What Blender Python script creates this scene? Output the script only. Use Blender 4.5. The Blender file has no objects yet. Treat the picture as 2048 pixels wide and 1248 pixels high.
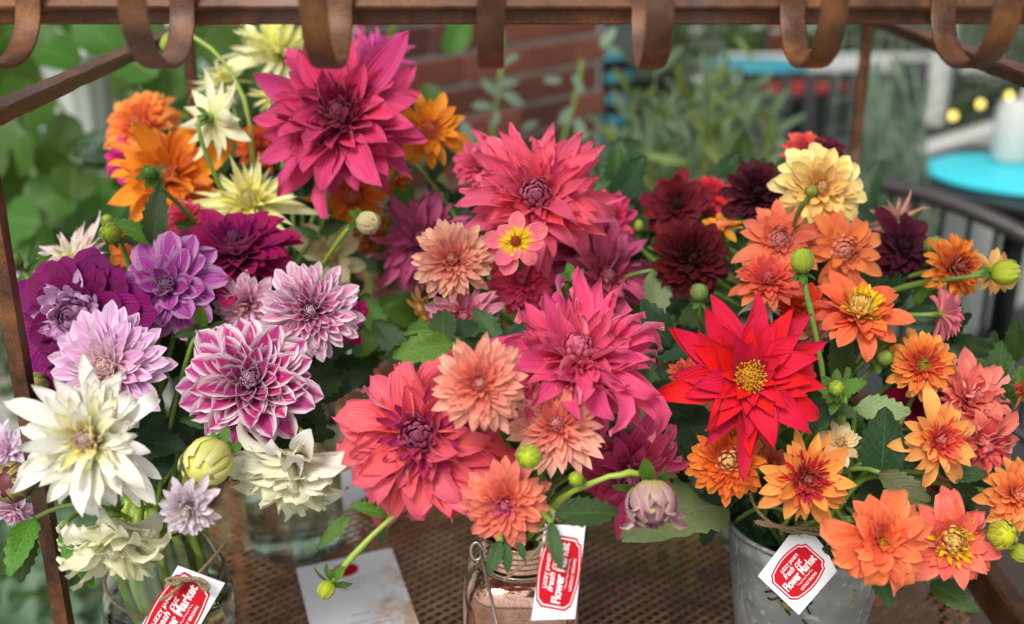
import bpy, math, random
import numpy as np
from mathutils import Matrix, Vector
from math import sin, cos, pi, radians, sqrt, atan2, hypot
random.seed(7); np.random.seed(7)
S = bpy.context.scene
COL = S.collection

# ------------------------------------------------------------------ camera
CAMH = 0.69; PITCH = radians(20); FPX = 2150.0
cam = bpy.data.cameras.new('camera'); cam.sensor_width = 36; cam.lens = FPX/2048*36
cam.clip_start = .05; cam.clip_end = 200
cam.dof.use_dof = True; cam.dof.focus_distance = .885; cam.dof.aperture_fstop = 3.0
co = bpy.data.objects.new('camera', cam); COL.objects.link(co)
co.location = (0, 0, CAMH); co.rotation_euler = (pi/2-PITCH, 0, 0)
S.camera = co
# ------------------------------------------------------------------ light
w = bpy.data.worlds.new('World'); S.world = w; w.use_nodes = True
nt = w.node_tree; bg = nt.nodes['Background']
sky = nt.nodes.new('ShaderNodeTexSky'); sky.sky_type = 'NISHITA'; sky.sun_disc = False
SUN_EL, SUN_AZ = radians(52), radians(205)
sky.sun_elevation = SUN_EL; sky.sun_rotation = SUN_AZ; sky.air_density = 1.0; sky.dust_density = 3.0
hs = nt.nodes.new('ShaderNodeHueSaturation'); hs.inputs['Saturation'].default_value = .3
nt.links.new(sky.outputs[0], hs.inputs['Color']); nt.links.new(hs.outputs[0], bg.inputs[0])
bg.inputs[1].default_value = .125
sl = bpy.data.lights.new('sun', 'SUN'); sl.energy = 2.3; sl.angle = radians(24); sl.color = (1, .96, .9)
so = bpy.data.objects.new('sun', sl); COL.objects.link(so)
sd = Vector((sin(SUN_AZ)*cos(SUN_EL), cos(SUN_AZ)*cos(SUN_EL), sin(SUN_EL)))
so.rotation_euler = sd.to_track_quat('Z', 'Y').to_euler(); so.location = (-1, -1, 4)
S.view_settings.view_transform = 'Standard'; S.view_settings.look = 'None'
S.view_settings.gamma = 1; S.view_settings.use_curve_mapping = False
S.view_settings.exposure = .42

# ------------------------------------------------------------------ helpers
C0 = Vector((0, 0, CAMH)); FW = Vector((0, cos(PITCH), -sin(PITCH))); UP = Vector((0, sin(PITCH), cos(PITCH))); RT = Vector((1, 0, 0))
def at(px, py, d):                       # a photo pixel at depth d metres -> world point
    return C0 + d*(FW + (px-1024)/FPX*RT - (py-624)/FPX*UP)
def onz(px, py, z):
    r = FW + (px-1024)/FPX*RT - (py-624)/FPX*UP
    return C0 + r*((z-CAMH)/r.z)
def lin(h, k=1.0):
    if isinstance(h, str):
        c = [int(h[i:i+2], 16)/255 for i in (0, 2, 4)]
        c = [x/12.92 if x <= .04045 else ((x+.055)/1.055)**2.4 for x in c]
    else: c = list(h)
    return [min(.95, x*k) for x in c]
def mixc(a, b, t): return [a[i]*(1-t)+b[i]*t for i in range(3)]
def tag(o, label=None, cat=None, group=None, kind=None):
    if label: o['label'] = label
    if cat: o['category'] = cat
    if group: o['group'] = group
    if kind: o['kind'] = kind
    return o
def empty(name, loc=(0, 0, 0)):
    o = bpy.data.objects.new(name, None); COL.objects.link(o); o.location = loc; o.empty_display_size = .01; return o
def mesh_from(name, V, F, mat=None, uv=None, smooth=True):
    m = bpy.data.meshes.new(name)
    m.from_pydata([tuple(map(float, v)) for v in V], [], [tuple(map(int, f)) for f in F])
    if smooth: m.polygons.foreach_set('use_smooth', [True]*len(m.polygons))
    if uv is not None:
        l = m.uv_layers.new(name='UVMap'); idx = np.zeros(len(m.loops), dtype=np.int32)
        m.loops.foreach_get('vertex_index', idx)
        l.data.foreach_set('uv', np.asarray(uv, dtype=np.float32)[idx].ravel())
    if mat: m.materials.append(mat)
    m.update(); return m
def link(name, mesh, parent=None, M=None, color=None):
    o = bpy.data.objects.new(name, mesh); COL.objects.link(o)
    if parent is not None:
        o.parent = parent
        o.matrix_basis = Matrix.Translation(-parent.location) @ (M or Matrix.Identity(4))
    elif M is not None: o.matrix_basis = M
    if color is not None: o.color = (color[0], color[1], color[2], 1)
    return o
class MB:                                # collects shapes for one mesh object
    def __init__(s): s.V = []; s.F = []; s.U = []
    def add(s, V, F, U=None):
        b = len(s.V); s.V += [tuple(v) for v in V]; s.F += [tuple(i+b for i in f) for f in F]
        s.U += list(U) if U is not None else [(0, 0)]*len(V)
    def box(s, c, size, R=None, bev=0.0):
        x, y, z = [k/2 for k in size]; R = R or Matrix.Identity(3); c = Vector(c)
        if bev <= 0:
            P = [(-x,-y,-z),(x,-y,-z),(x,y,-z),(-x,y,-z),(-x,-y,z),(x,-y,z),(x,y,z),(-x,y,z)]
            F = [(0,3,2,1),(4,5,6,7),(0,1,5,4),(1,2,6,5),(2,3,7,6),(3,0,4,7)]
        else:
            P = []; F = []; b = bev
            for sx in (-1,1):
                for sy in (-1,1):
                    for sz in (-1,1):
                        P += [(sx*x, sy*(y-b), sz*(z-b)), (sx*(x-b), sy*y, sz*(z-b)), (sx*(x-b), sy*(y-b), sz*z)]
            import itertools
            def I(sx, sy, sz, a): return ((sx>0)*4+(sy>0)*2+(sz>0))*3+a
            for sg in (-1,1):
                for a, (u, v) in enumerate(((1,2),(0,2),(0,1))):
                    q = []
                    for su, sv in ((-1,-1),(1,-1),(1,1),(-1,1)):
                        s3 = [0,0,0]; s3[a]=sg; s3[u]=su; s3[v]=sv; q.append(I(*s3, a))
                    F.append(tuple(q))
            for a in range(3):
                u, v = [k for k in range(3) if k != a]
                for su in (-1,1):
                    for sv in (-1,1):
                        q = []
                        for sa, ax in ((-1,u),(1,u),(1,v),(-1,v)):
                            s3=[0,0,0]; s3[a]=sa; s3[u]=su; s3[v]=sv; q.append(I(*s3, ax))
                        F.append(tuple(q))
            for sx in (-1,1):
                for sy in (-1,1):
                    for sz in (-1,1): F.append(tuple(I(sx,sy,sz,a) for a in range(3)))
        s.add([c + R @ Vector(p) for p in P], F)
    def tube(s, pts, r, n=7, cap=True):
        pts = [Vector(p) for p in pts]; m = len(pts)
        rr = r if hasattr(r, '__len__') else [r]*m
        up = None; V = []; U = []
        for i, p in enumerate(pts):
            t = (pts[min(i+1, m-1)]-pts[max(i-1, 0)]).normalized()
            if up is None:
                up = t.orthogonal().normalized()
            up = (up - t*up.dot(t)).normalized(); sd_ = t.cross(up)
            for k in range(n):
                a = 2*pi*k/n; V.append(p + (up*cos(a)+sd_*sin(a))*rr[i]); U.append((k/n, i/(m-1)))
        F = [(i*n+k, i*n+(k+1)%n, (i+1)*n+(k+1)%n, (i+1)*n+k) for i in range(m-1) for k in range(n)]
        if cap: F += [tuple(range(n))[::-1], tuple((m-1)*n+k for k in range(n))]
        s.add(V, F, U)
    def strip(s, pts, wid, th, side, ):   # flat bar swept along pts, wide along the vector side
        pts = [Vector(p) for p in pts]; m = len(pts); V = []; sv = Vector(side).normalized()
        for i, p in enumerate(pts):
            t = (pts[min(i+1, m-1)]-pts[max(i-1, 0)]).normalized(); n = t.cross(sv).normalized()
            for a, b in ((-1,-.7),(-.85,-1),(.85,-1),(1,-.7),(1,.7),(.85,1),(-.85,1),(-1,.7)):
                V.append(p + sv*(a*wid/2) + n*(b*th/2))
        F = [(i*8+k, i*8+(k+1)%8, (i+1)*8+(k+1)%8, (i+1)*8+k) for i in range(m-1) for k in range(8)]
        F += [tuple(range(8))[::-1], tuple((m-1)*8+k for k in range(8))]
        s.add(V, F)
    def lathe(s, prof, c=(0,0,0), n=48, sq=0.0, close=False):
        V = []; U = []; c = Vector(c)
        for j, (r, z) in enumerate(prof):
            for k in range(n):
                a = 2*pi*k/n
                q = 1.0
                if sq:
                    e = 2+sq*4; q = (abs(cos(a))**e+abs(sin(a))**e)**(-1/e)
                V.append(c+Vector((r*q*cos(a), r*q*sin(a), z))); U.append((k/n, j/len(prof)))
        F = [(j*n+k, j*n+(k+1)%n, (j+1)*n+(k+1)%n, (j+1)*n+k) for j in range(len(prof)-1) for k in range(n)]
        if close: F += [tuple(range(n))[::-1], tuple((len(prof)-1)*n+k for k in range(n))]
        s.add(V, F, U)
    def build(s, name, mat, parent=None, smooth=True, autosmooth=None, color=None):
        m = mesh_from(name, s.V, s.F, mat, s.U, smooth)
        if autosmooth: m.set_sharp_from_angle(angle=radians(autosmooth))
        return link(name, m, parent, None, color)
def bez(P, n=14):
    P = [Vector(p) for p in P]; out = []
    for i in range(n):
        t = i/(n-1); Q = P[:]
        while len(Q) > 1: Q = [Q[k].lerp(Q[k+1], t) for k in range(len(Q)-1)]
        out.append(Q[0])
    return out
def twine(mb, pts, r=.0011, turns=40, fuzz=0):
    pts = [Vector(p) for p in pts]; L = sum((pts[i+1]-pts[i]).length for i in range(len(pts)-1))
    n = max(12, int(L/.0012)); cum = [0]
    for i in range(len(pts)-1): cum.append(cum[-1]+(pts[i+1]-pts[i]).length)
    R = []
    for i in range(n):
        s_ = L*i/(n-1); k = 0
        while k < len(cum)-2 and cum[k+1] < s_: k += 1
        R.append(pts[k].lerp(pts[k+1], (s_-cum[k])/max(1e-9, cum[k+1]-cum[k])))
    for ph in (0, pi):
        Q = []
        for i, p in enumerate(R):
            t = (R[min(i+1, n-1)]-R[max(i-1, 0)]).normalized(); u = t.cross(Vector((.3, .5, .8))).normalized(); v = t.cross(u)
            a = L*i/(n-1)/.0058*2*pi+ph; Q.append(p+(u*cos(a)+v*sin(a))*r*.62+Vector([random.gauss(0, r*.08) for _ in range(3)]))
        mb.tube(Q, r*.68, 5)
    for k in range(int(L/.0025)):
        p = random.choice(R); d_ = Vector([random.gauss(0, 1) for _ in range(3)]).normalized()
        mb.tube([p, p+d_*r*1.5, p+d_*r*3+Vector((0, 0, -r))], r*.08, 3)

# ------------------------------------------------------------------ materials
def newmat(name):
    m = bpy.data.materials.new(name); m.use_nodes = True
    return m, m.node_tree, m.node_tree.nodes['Principled BSDF']
def nd(t, ty, **kw):
    n = t.nodes.new(ty)
    for k, v in kw.items(): setattr(n, k, v)
    return n
def noise(t, scale, detail=4, vec=None, rough=.6):
    n = nd(t, 'ShaderNodeTexNoise'); n.inputs['Scale'].default_value = scale; n.inputs['Detail'].default_value = detail
    n.inputs['Roughness'].default_value = rough
    if vec: t.links.new(vec, n.inputs['Vector'])
    return n
def ramp(t, src, stops):
    r = nd(t, 'ShaderNodeValToRGB'); e = r.color_ramp.elements
    while len(e) < len(stops): e.new(.5)
    for k, (p, c) in zip(e, stops): k.position = p; k.color = (*(c if len(c) == 3 else c[:3]), 1)
    t.links.new(src, r.inputs[0]); return r
def mix(t, fac, a, b, mode='MIX'):
    n = nd(t, 'ShaderNodeMix', data_type='RGBA', blend_type=mode)
    for s_, v in (('Factor', fac), ('A', a), ('B', b)):
        i = n.inputs[0] if s_ == 'Factor' else n.inputs[6 if s_ == 'A' else 7]
        if hasattr(v, 'is_linked') or hasattr(v, 'links'): t.links.new(v, i)
        elif s_ == 'Factor': i.default_value = v
        else: i.default_value = (*v[:3], 1)
    return n.outputs[2]
def math_(t, op, a, b=0.0, clamp=False):
    n = nd(t, 'ShaderNodeMath', operation=op); n.use_clamp = clamp
    for i, v in enumerate((a, b)):
        if hasattr(v, 'links'): t.links.new(v, n.inputs[i])
        else: n.inputs[i].default_value = v
    return n.outputs[0]
def maprange(t, v, a, b, c=0.0, d_=1.0):
    n = nd(t, 'ShaderNodeMapRange', interpolation_type='SMOOTHSTEP'); t.links.new(v, n.inputs[0])
    for i, x in enumerate((a, b, c, d_)): n.inputs[i+1].default_value = x
    return n.outputs[0]
def bump(t, h, b, strength=.4, dist=.001):
    n = nd(t, 'ShaderNodeBump'); n.inputs['Strength'].default_value = strength; n.inputs['Distance'].default_value = dist
    t.links.new(h, n.inputs['Height']); t.links.new(n.outputs[0], b.inputs['Normal']); return n

def petal_mat(name, base, edge, kb=(.0, .5), ke=0.0, streak=.25, es=(.3, .52), trans=.3, rough=.55, tip=None, back=None, streakc=None):
    m, t, b = newmat(name)
    oi = nd(t, 'ShaderNodeObjectInfo'); tc = nd(t, 'ShaderNodeTexCoord')
    sp = nd(t, 'ShaderNodeSeparateXYZ'); t.links.new(tc.outputs['UV'], sp.inputs[0])
    U, V = sp.outputs[0], sp.outputs[1]
    col = oi.outputs['Color']
    # long streaks that run with the veins
    mp = nd(t, 'ShaderNodeMapping'); mp.inputs['Scale'].default_value = (13, 1.1, 1)
    cb = nd(t, 'ShaderNodeCombineXYZ'); t.links.new(U, cb.inputs[0]); t.links.new(V, cb.inputs[1]); t.links.new(math_(t, 'MULTIPLY', oi.outputs['Random'], 30), cb.inputs[2])
    t.links.new(cb.outputs[0], mp.inputs[0])
    nz = noise(t, 1.0, 3, mp.outputs[0])
    st = maprange(t, nz.outputs[0], .35, .68)
    col = mix(t, math_(t, 'MULTIPLY', st, streak), col, lin(streakc) if streakc else mixc(lin(base), [0, 0, 0], .25))
    if tip: col = mix(t, maprange(t, V, .62, 1.0), col, lin(tip))
    ed = math_(t, 'ABSOLUTE', math_(t, 'SUBTRACT', U, .5))
    if ke > 0:
        n2 = math_(t, 'ADD', math_(t, 'ADD', ed, math_(t, 'MULTIPLY', math_(t, 'POWER', V, 2.5), .28)), math_(t, 'MULTIPLY', math_(t, 'SUBTRACT', nz.outputs[0], .5), .25))
        col = mix(t, math_(t, 'MULTIPLY', maprange(t, n2, es[0], es[1]), ke), col, lin(edge))
    vw = math_(t, 'SINE', math_(t, 'ADD', math_(t, 'MULTIPLY', U, 50), math_(t, 'MULTIPLY', nz.outputs[0], 9)))
    col = mix(t, math_(t, 'MULTIPLY', maprange(t, vw, .3, 1.0), .38), col, lin(base))
    n4 = noise(t, 6, 3, cb.outputs[0]); col = mix(t, math_(t, 'MULTIPLY', maprange(t, n4.outputs[0], .55, .75), .22), col, lin(edge))
    bs = math_(t, 'ADD', V, math_(t, 'MULTIPLY', math_(t, 'SUBTRACT', nz.outputs[0], .5), .5))
    col = mix(t, maprange(t, bs, kb[0], kb[1], 1, 0), col, lin(base))
    hv = nd(t, 'ShaderNodeHueSaturation'); t.links.new(col, hv.inputs['Color'])
    t.links.new(math_(t, 'ADD', .492, math_(t, 'MULTIPLY', oi.outputs['Random'], .014)), hv.inputs['Hue'])
    t.links.new(math_(t, 'ADD', .84, math_(t, 'MULTIPLY', oi.outputs['Random'], .3)), hv.inputs['Value'])
    col = hv.outputs[0]
    # paler underside
    ge = nd(t, 'ShaderNodeNewGeometry')
    hb_ = nd(t, 'ShaderNodeHueSaturation'); hb_.inputs['Saturation'].default_value = .85; hb_.inputs['Value'].default_value = 1.2; t.links.new(col, hb_.inputs['Color'])
    bk = mix(t, .5, col, lin(back)) if back else hb_.outputs[0]
    colf = mix(t, ge.outputs['Backfacing'], col, bk)
    t.links.new(colf, b.inputs['Base Color'])
    b.inputs['Roughness'].default_value = rough; b.inputs['Specular IOR Level'].default_value = .22
    b.inputs['Sheen Weight'].default_value = .05; b.inputs['Sheen Roughness'].default_value = .5
    # vein relief
    wv = math_(t, 'SINE', math_(t, 'ADD', math_(t, 'MULTIPLY', U, 62), math_(t, 'MULTIPLY', nz.outputs[0], 5)))
    fine = noise(t, 3.0, 3, mp.outputs[0])
    bump(t, math_(t, 'ADD', math_(t, 'MULTIPLY', wv, .3), fine.outputs[0]), b, .55, .0009)
    tr = nd(t, 'ShaderNodeBsdfTranslucent'); t.links.new(colf, tr.inputs[0])
    ms = nd(t, 'ShaderNodeMixShader'); ms.inputs[0].default_value = trans
    t.links.new(b.outputs[0], ms.inputs[1]); t.links.new(tr.outputs[0], ms.inputs[2])
    t.links.new(ms.outputs[0], t.nodes['Material Output'].inputs[0])
    return m
def leaf_mat(name, c1, c2, vein, rough=.42, trans=.25, back='8fae70'):
    m, t, b = newmat(name)
    oi = nd(t, 'ShaderNodeObjectInfo'); tc = nd(t, 'ShaderNodeTexCoord')
    sp = nd(t, 'ShaderNodeSeparateXYZ'); t.links.new(tc.outputs['UV'], sp.inputs[0])
    U, V = sp.outputs[0], sp.outputs[1]
    nz = noise(t, 26, 5, tc.outputs['Object'])
    col = mix(t, maprange(t, nz.outputs[0], .3, .7), lin(c1), lin(c2))
    au = math_(t, 'ABSOLUTE', math_(t, 'SUBTRACT', U, .5))
    lat = math_(t, 'FRACT', math_(t, 'SUBTRACT', math_(t, 'MULTIPLY', V, 7.5), math_(t, 'MULTIPLY', au, 5.5)))
    lat = math_(t, 'ABSOLUTE', math_(t, 'SUBTRACT', lat, .5))
    lv = maprange(t, lat, .0, .09, 1, 0); mv = maprange(t, au, .0, .025, 1, 0)
    vv = math_(t, 'MAXIMUM', math_(t, 'MULTIPLY', lv, .55), mv)
    col = mix(t, math_(t, 'MULTIPLY', vv, .6), col, lin(vein))
    hv = nd(t, 'ShaderNodeHueSaturation'); t.links.new(col, hv.inputs['Color'])
    t.links.new(math_(t, 'ADD', .48, math_(t, 'MULTIPLY', oi.outputs['Random'], .035)), hv.inputs['Hue'])
    t.links.new(math_(t, 'ADD', .7, math_(t, 'MULTIPLY', oi.outputs['Random'], .6)), hv.inputs['Value'])
    ge = nd(t, 'ShaderNodeNewGeometry')
    cf = mix(t, math_(t, 'MULTIPLY', ge.outputs['Backfacing'], .6), hv.outputs[0], lin(back))
    t.links.new(cf, b.inputs['Base Color']); b.inputs['Roughness'].default_value = rough; b.inputs['Specular IOR Level'].default_value = .4
    cell = nd(t, 'ShaderNodeTexVoronoi'); cell.inputs['Scale'].default_value = 38; t.links.new(tc.outputs['UV'], cell.inputs['Vector'])
    bump(t, math_(t, 'SUBTRACT', math_(t, 'MULTIPLY', cell.outputs['Distance'], .35), vv), b, .6, .001)
    tr = nd(t, 'ShaderNodeBsdfTranslucent'); t.links.new(mix(t, .5, cf, lin('7fa020')), tr.inputs[0])
    ms = nd(t, 'ShaderNodeMixShader'); ms.inputs[0].default_value = trans
    t.links.new(b.outputs[0], ms.inputs[1]); t.links.new(tr.outputs[0], ms.inputs[2])
    t.links.new(ms.outputs[0], t.nodes['Material Output'].inputs[0])
    return m
def simple(name, col, rough=.6, metal=0, nscale=30, var=.25, bs=.2, bd=.001, col2=None, spec=.5, coords='Object'):
    m, t, b = newmat(name); tc = nd(t, 'ShaderNodeTexCoord')
    nz = noise(t, nscale, 5, tc.outputs[coords]); c = lin(col); c2 = lin(col2) if col2 else [x*(1-var) for x in c]
    t.links.new(ramp(t, nz.outputs[0], [(.32, c2), (.68, c)]).outputs[0], b.inputs['Base Color'])
    b.inputs['Roughness'].default_value = rough; b.inputs['Metallic'].default_value = metal; b.inputs['Specular IOR Level'].default_value = spec
    bump(t, noise(t, nscale*6, 4, tc.outputs[coords]).outputs[0], b, bs, bd)
    return m
def emis(name, col, s):
    m, t, b = newmat(name); b.inputs['Base Color'].default_value = (*lin(col), 1); b.inputs['Emission Color'].default_value = (*lin(col), 1); b.inputs['Emission Strength'].default_value = s
    return m
def rust_mat(name, dark, mid, hot, rough=.62, metal=.35):
    m, t, b = newmat(name); tc = nd(t, 'ShaderNodeTexCoord')
    n1 = noise(t, 22, 6, tc.outputs['Object'], .7); n2 = noise(t, 900, 3, tc.outputs['Object']); n3 = noise(t, 7, 3, tc.outputs['Object'])
    c = ramp(t, n1.outputs[0], [(.3, lin(dark)), (.5, lin(mid)), (.72, lin(hot))]).outputs[0]
    c = mix(t, math_(t, 'MULTIPLY', maprange(t, n2.outputs[0], .45, .62), .55), c, lin(dark))
    if metal > .1: c = mix(t, math_(t, 'MULTIPLY', maprange(t, n3.outputs[0], .5, .7), .35), c, lin('8d7a72'))
    else: b.inputs['Specular IOR Level'].default_value = .12
    t.links.new(c, b.inputs['Base Color']); b.inputs['Metallic'].default_value = metal
    t.links.new(maprange(t, n1.outputs[0], .3, .7, rough-.12, rough+.15), b.inputs['Roughness'])
    bump(t, math_(t, 'ADD', math_(t, 'MULTIPLY', n2.outputs[0], .5), n1.outputs[0]), b, .5, .0008)
    return m
RUST = rust_mat('rusty_iron', '2e1a12', '64402a', '9a6434', .5, .45)
RUSTM = rust_mat('rusty_mesh', '54392a', '9c7454', 'c49874', .7, .0)
LEAF = leaf_mat('dahlia_leaf', '23401f', '3a5c2a', '7d9a5c')
LEAFD = leaf_mat('dark_leaf', '17301a', '28482a', '56754a', .4, .15)
LEAFP = leaf_mat('pale_leaf_underside', '7d9660', '93aa76', 'a9bd90', .6, .25)
LEAFB = leaf_mat('bright_leaf', '3f6b1e', '5c8a2c', '9cbc62', .4, .35)
STEM = simple('green_stem', '6f8f3a', .45, 0, 60, .3, .1)
STEMB = simple('bright_stem', '8fa83e', .4, 0, 60, .25, .1)
SEPAL = leaf_mat('sepal', '3d6a22', '5a8630', '88a852', .45, .25)
TWINE = simple('jute_twine', '9b8464', .9, 0, 500, .4, .6)

# ------------------------------------------------------------------ petals, leaves
def petal_grid(L, wd, tip, cup, curl, rip=0, crease=.05, nu=6, nv=9, seed=0, twist=0, b0=.3, curlpow=1.0, tc=0.0, lb=0.0):
    rg = random.Random(seed); e1, e2, vp = tip; V = []; U = []
    y = z = 0.0; ph = rg.uniform(0, 6); pv = 0
    for j in range(nv):
        v = (j/(nv-1))**.9
        th = curl*(v**curlpow)+tc*max(0, (v-.6)/.4)**1.5; y += cos(th)*(v-pv)*L; z += sin(th)*(v-pv)*L; pv = v
        if v < vp:
            q = v/vp; hw = b0+(1-b0)*(q*q*(3-2*q))**.8
        else:
            q = (v-vp)/(1-vp); hw = max(.015, 1-q**e1)**e2
        hw *= wd/2; c = cup*(1-.35*v)
        tw = twist*v
        for i in range(nu):
            u = i/(nu-1)*2-1
            if c > .05: x = hw*sin(u*c)/c*1.0; h = hw*(1-cos(u*c))/c
            else: x = hw*u; h = 0
            if c > pi/2*.9: x = hw*sin(u*c)/c
            h += crease*hw*(cos(u*pi*2.5)-1)*.35*(1-abs(u)*.3)
            h += rip*L*(sin(v*9+ph+u*2.2)+.5*sin(v*19+ph*2+u*4))*abs(u)**1.5*v
            if rip and j >= nv-2: y_n = .0
            x2 = x*cos(tw)-h*sin(tw); h2 = x*sin(tw)+h*cos(tw)
            V.append((x2+lb*L*v*v, y-sin(th)*h2, z+cos(th)*h2)); U.append(((u+1)/2, v))
    F = [(j*nu+i, j*nu+i+1, (j+1)*nu+i+1, (j+1)*nu+i) for j in range(nv-1) for i in range(nu-1)]
    return V, F, U
def pmatrix(phi, elev, roll, base, scale=1.0, yaw=0):
    r = Vector((cos(phi), sin(phi), 0)); r2 = Vector((cos(phi+yaw), sin(phi+yaw), 0))
    d = r2*cos(elev)+Vector((0, 0, sin(elev))); n = -r2*sin(elev)+Vector((0, 0, cos(elev))); x = d.cross(n)
    R = Matrix((x, d, n)).transposed() @ Matrix.Rotation(roll, 3, 'Y')
    return Matrix.Translation(base) @ R.to_4x4() @ Matrix.Scale(scale, 4)
def frame(n, spin=0):
    n = n.normalized(); a = Vector((0, 0, 1)) if abs(n.z) < .95 else Vector((0, 1, 0))
    x = a.cross(n).normalized(); y = n.cross(x)
    return Matrix((x, y, n)).transposed() @ Matrix.Rotation(spin, 3, 'Z')

LEAFMESH = {}
def leaf_mesh(mat, seed, wr=.5, bend=-.5, serr=.12, fold=.35, nv=15, shape='dahlia'):
    key = (mat.name, seed, round(wr, 2), round(bend, 1), shape)
    if key in LEAFMESH: return LEAFMESH[key]
    rg = random.Random(seed); V = []; U = []; y = z = pv = 0.0; nu = 7; ph = rg.uniform(0, 6); lb = rg.uniform(-.12, .12)
    for j in range(nv):
        v = j/(nv-1); th = bend*v; y += cos(th)*(v-pv); z += sin(th)*(v-pv); pv = v
        if shape == 'dahlia': hw = (v**.62)*((1-v)**.85)*2.05
        elif shape == 'round': hw = sqrt(max(0, 1-(2*v-1)**2))*1.0*(1+.18*(1-v))
        else: hw = (v**.7)*((1-v)**.7)*1.7
        hw = max(hw, .02)*wr/2
        for i in range(nu):
            u = i/(nu-1)*2-1; s_ = 1.0
            yy = y
            if abs(u) == 1 and serr and 0 < j < nv-1:
                s_ = 1+serr*(1 if j % 2 else -.7); yy = y+(.02 if j % 2 else -.005)
            x = hw*u*s_; h = abs(x)*fold + .03*sin(v*8+ph+u*3)*abs(u) + .012*cos(v*40)*abs(u)
            V.append((x+lb*v*v, yy-sin(th)*h-(.06*abs(u)*wr if shape == 'round' and v < .25 else 0), z+cos(th)*h)); U.append(((u+1)/2, v))
    F = [(j*nu+i, j*nu+i+1, (j+1)*nu+i+1, (j+1)*nu+i) for j in range(nv-1) for i in range(nu-1)]
    m = mesh_from('leaf', V, F, mat, U); LEAFMESH[key] = m; return m
def leaf_between(parent, a, b, mat, wr=.5, seed=0, tilt=(0, 0), bend=-.4, serr=.12, fold=.3, shape='dahlia', name='leaf', label=None):
    a = Vector(a); b = Vector(b); d = b-a; L = d.length*(1+abs(bend)*.04); y = d.normalized()
    tocam = (C0-a).normalized()+RT*tilt[0]+UP*tilt[1]
    n = (tocam-y*tocam.dot(y)).normalized(); x = y.cross(n)
    ch = Matrix.Rotation(-bend/2, 3, 'X')
    R = Matrix((x, y, n)).transposed() @ ch
    o = link(name, leaf_mesh(mat, seed, wr, bend, serr, fold, shape=shape), parent, Matrix.Translation(a) @ R.to_4x4() @ Matrix.Scale(L, 4))
    if label: o['label'] = label
    return o

# ------------------------------------------------------------------ containers
VASE = {   # mouth centre, mouth radius, foot centre, foot radius
 'left':   (at(318, 1050, .97), .030),
 'jar':    (Vector((.008, .835, .178)), .028),
 'bucket': (at(1618, 1030, .99), .060),
 'backleft': (at(560, 640, 1.17), .035),
 'backmid': (at(1060, 700, 1.16), .035),
 'backright': (at(1570, 690, 1.17), .035),
}
def mouthpt(v):
    c, r = VASE[v]; a = random.uniform(0, 2*pi); q = sqrt(random.random())*r*.8
    return c+Vector((q*cos(a), q*sin(a), 0))
def stem_pts(head, back, v, drop=.12):
    m = mouthpt(v); c, r = VASE[v]
    q = c+(c-m)*.6; q = Vector((q.x+(c.x-m.x)*.3, q.y+(c.y-m.y)*.3, max(.012, c.z-drop)))
    lead = head+back*.05
    return bez([head, head+back*.025, lead, m+Vector((0, 0, .05)), m, m], 15)+[m.lerp(q, .5), q]

# ------------------------------------------------------------------ dahlias
FLW = []
PK = 1.3
def EDGE(e, ke, cols):
    if ke > 0: return e
    c = cols[-1][1]; v = [int(c[i:i+2], 16) for i in (0, 2, 4)]; m = 1.22 if max(v) > 140 else 1.1
    return '%02x%02x%02x' % tuple(min(250, int(x*m+6)) for x in v)
KINDS = {
 'dinner': dict(N=115, w=.38, tip=(1.8, .75, .54), H=.42, p=.60, cup=(.9, 1.4), curl=(-.6, .1), je=.2, jl=.16, roll=.42, rip=.045, rc=.2, tw=.5, tc=-.5, tcs=.8, lb=.12),
 'formal': dict(N=120, w=.33, tip=(2.3, .62, .6), H=.48, p=.60, cup=(1.1, 1.7), curl=(-.35, .2), je=.06, jl=.06, roll=.10, rip=.006, rc=.17, tw=0),
 'ball':   dict(N=150, w=.27, tip=(2.6, .5, .64), H=.60, p=.60, cup=(1.3, 1.9), curl=(-.35, .4), je=.05, jl=.05, roll=.08, rip=.004, rc=.16, tw=0),
 'cactus': dict(N=70, w=.19, tip=(1.1, 1.0, .4), H=.42, p=.62, cup=(1.3, 1.7), curl=(-.1, .25), je=.14, jl=.16, roll=.25, rip=.015, rc=.14, tw=.3, tc=-.2, tcs=.5, lb=.1),
 'broad':  dict(N=42, w=.42, tip=(2.1, .7, .6), H=.34, p=.66, cup=(.75, 1.5), curl=(-.35, .3), je=.10, jl=.10, roll=.15, rip=.012, rc=.19, tw=0),
 'open':   dict(N=34, w=.38, tip=(1.9, .8, .58), H=.26, p=.7, cup=(.6, 1.1), curl=(-.4, .1), je=.12, jl=.12, roll=.2, rip=.015, rc=.3, tw=.1),
 'star':   dict(N=23, w=.42, tip=(1.25, .95, .45), H=.22, p=.8, cup=(.65, .9), curl=(-.25, .1), je=.14, jl=.12, roll=.25, rip=.02, rc=.2, tw=.2),
 'single': dict(N=9, w=.5, tip=(2.2, .6, .6), H=.1, p=.3, cup=(.5, .6), curl=(-.3, -.1), je=.06, jl=.05, roll=.1, rip=.01, rc=.3, tw=0),
 'shaggy': dict(N=80, w=.17, tip=(1.4, .8, .45), H=.6, p=.55, cup=(.9, 1.3), curl=(.2, .6), je=.25, jl=.2, roll=.5, rip=.04, rc=.15, tw=.8),
}
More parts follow.
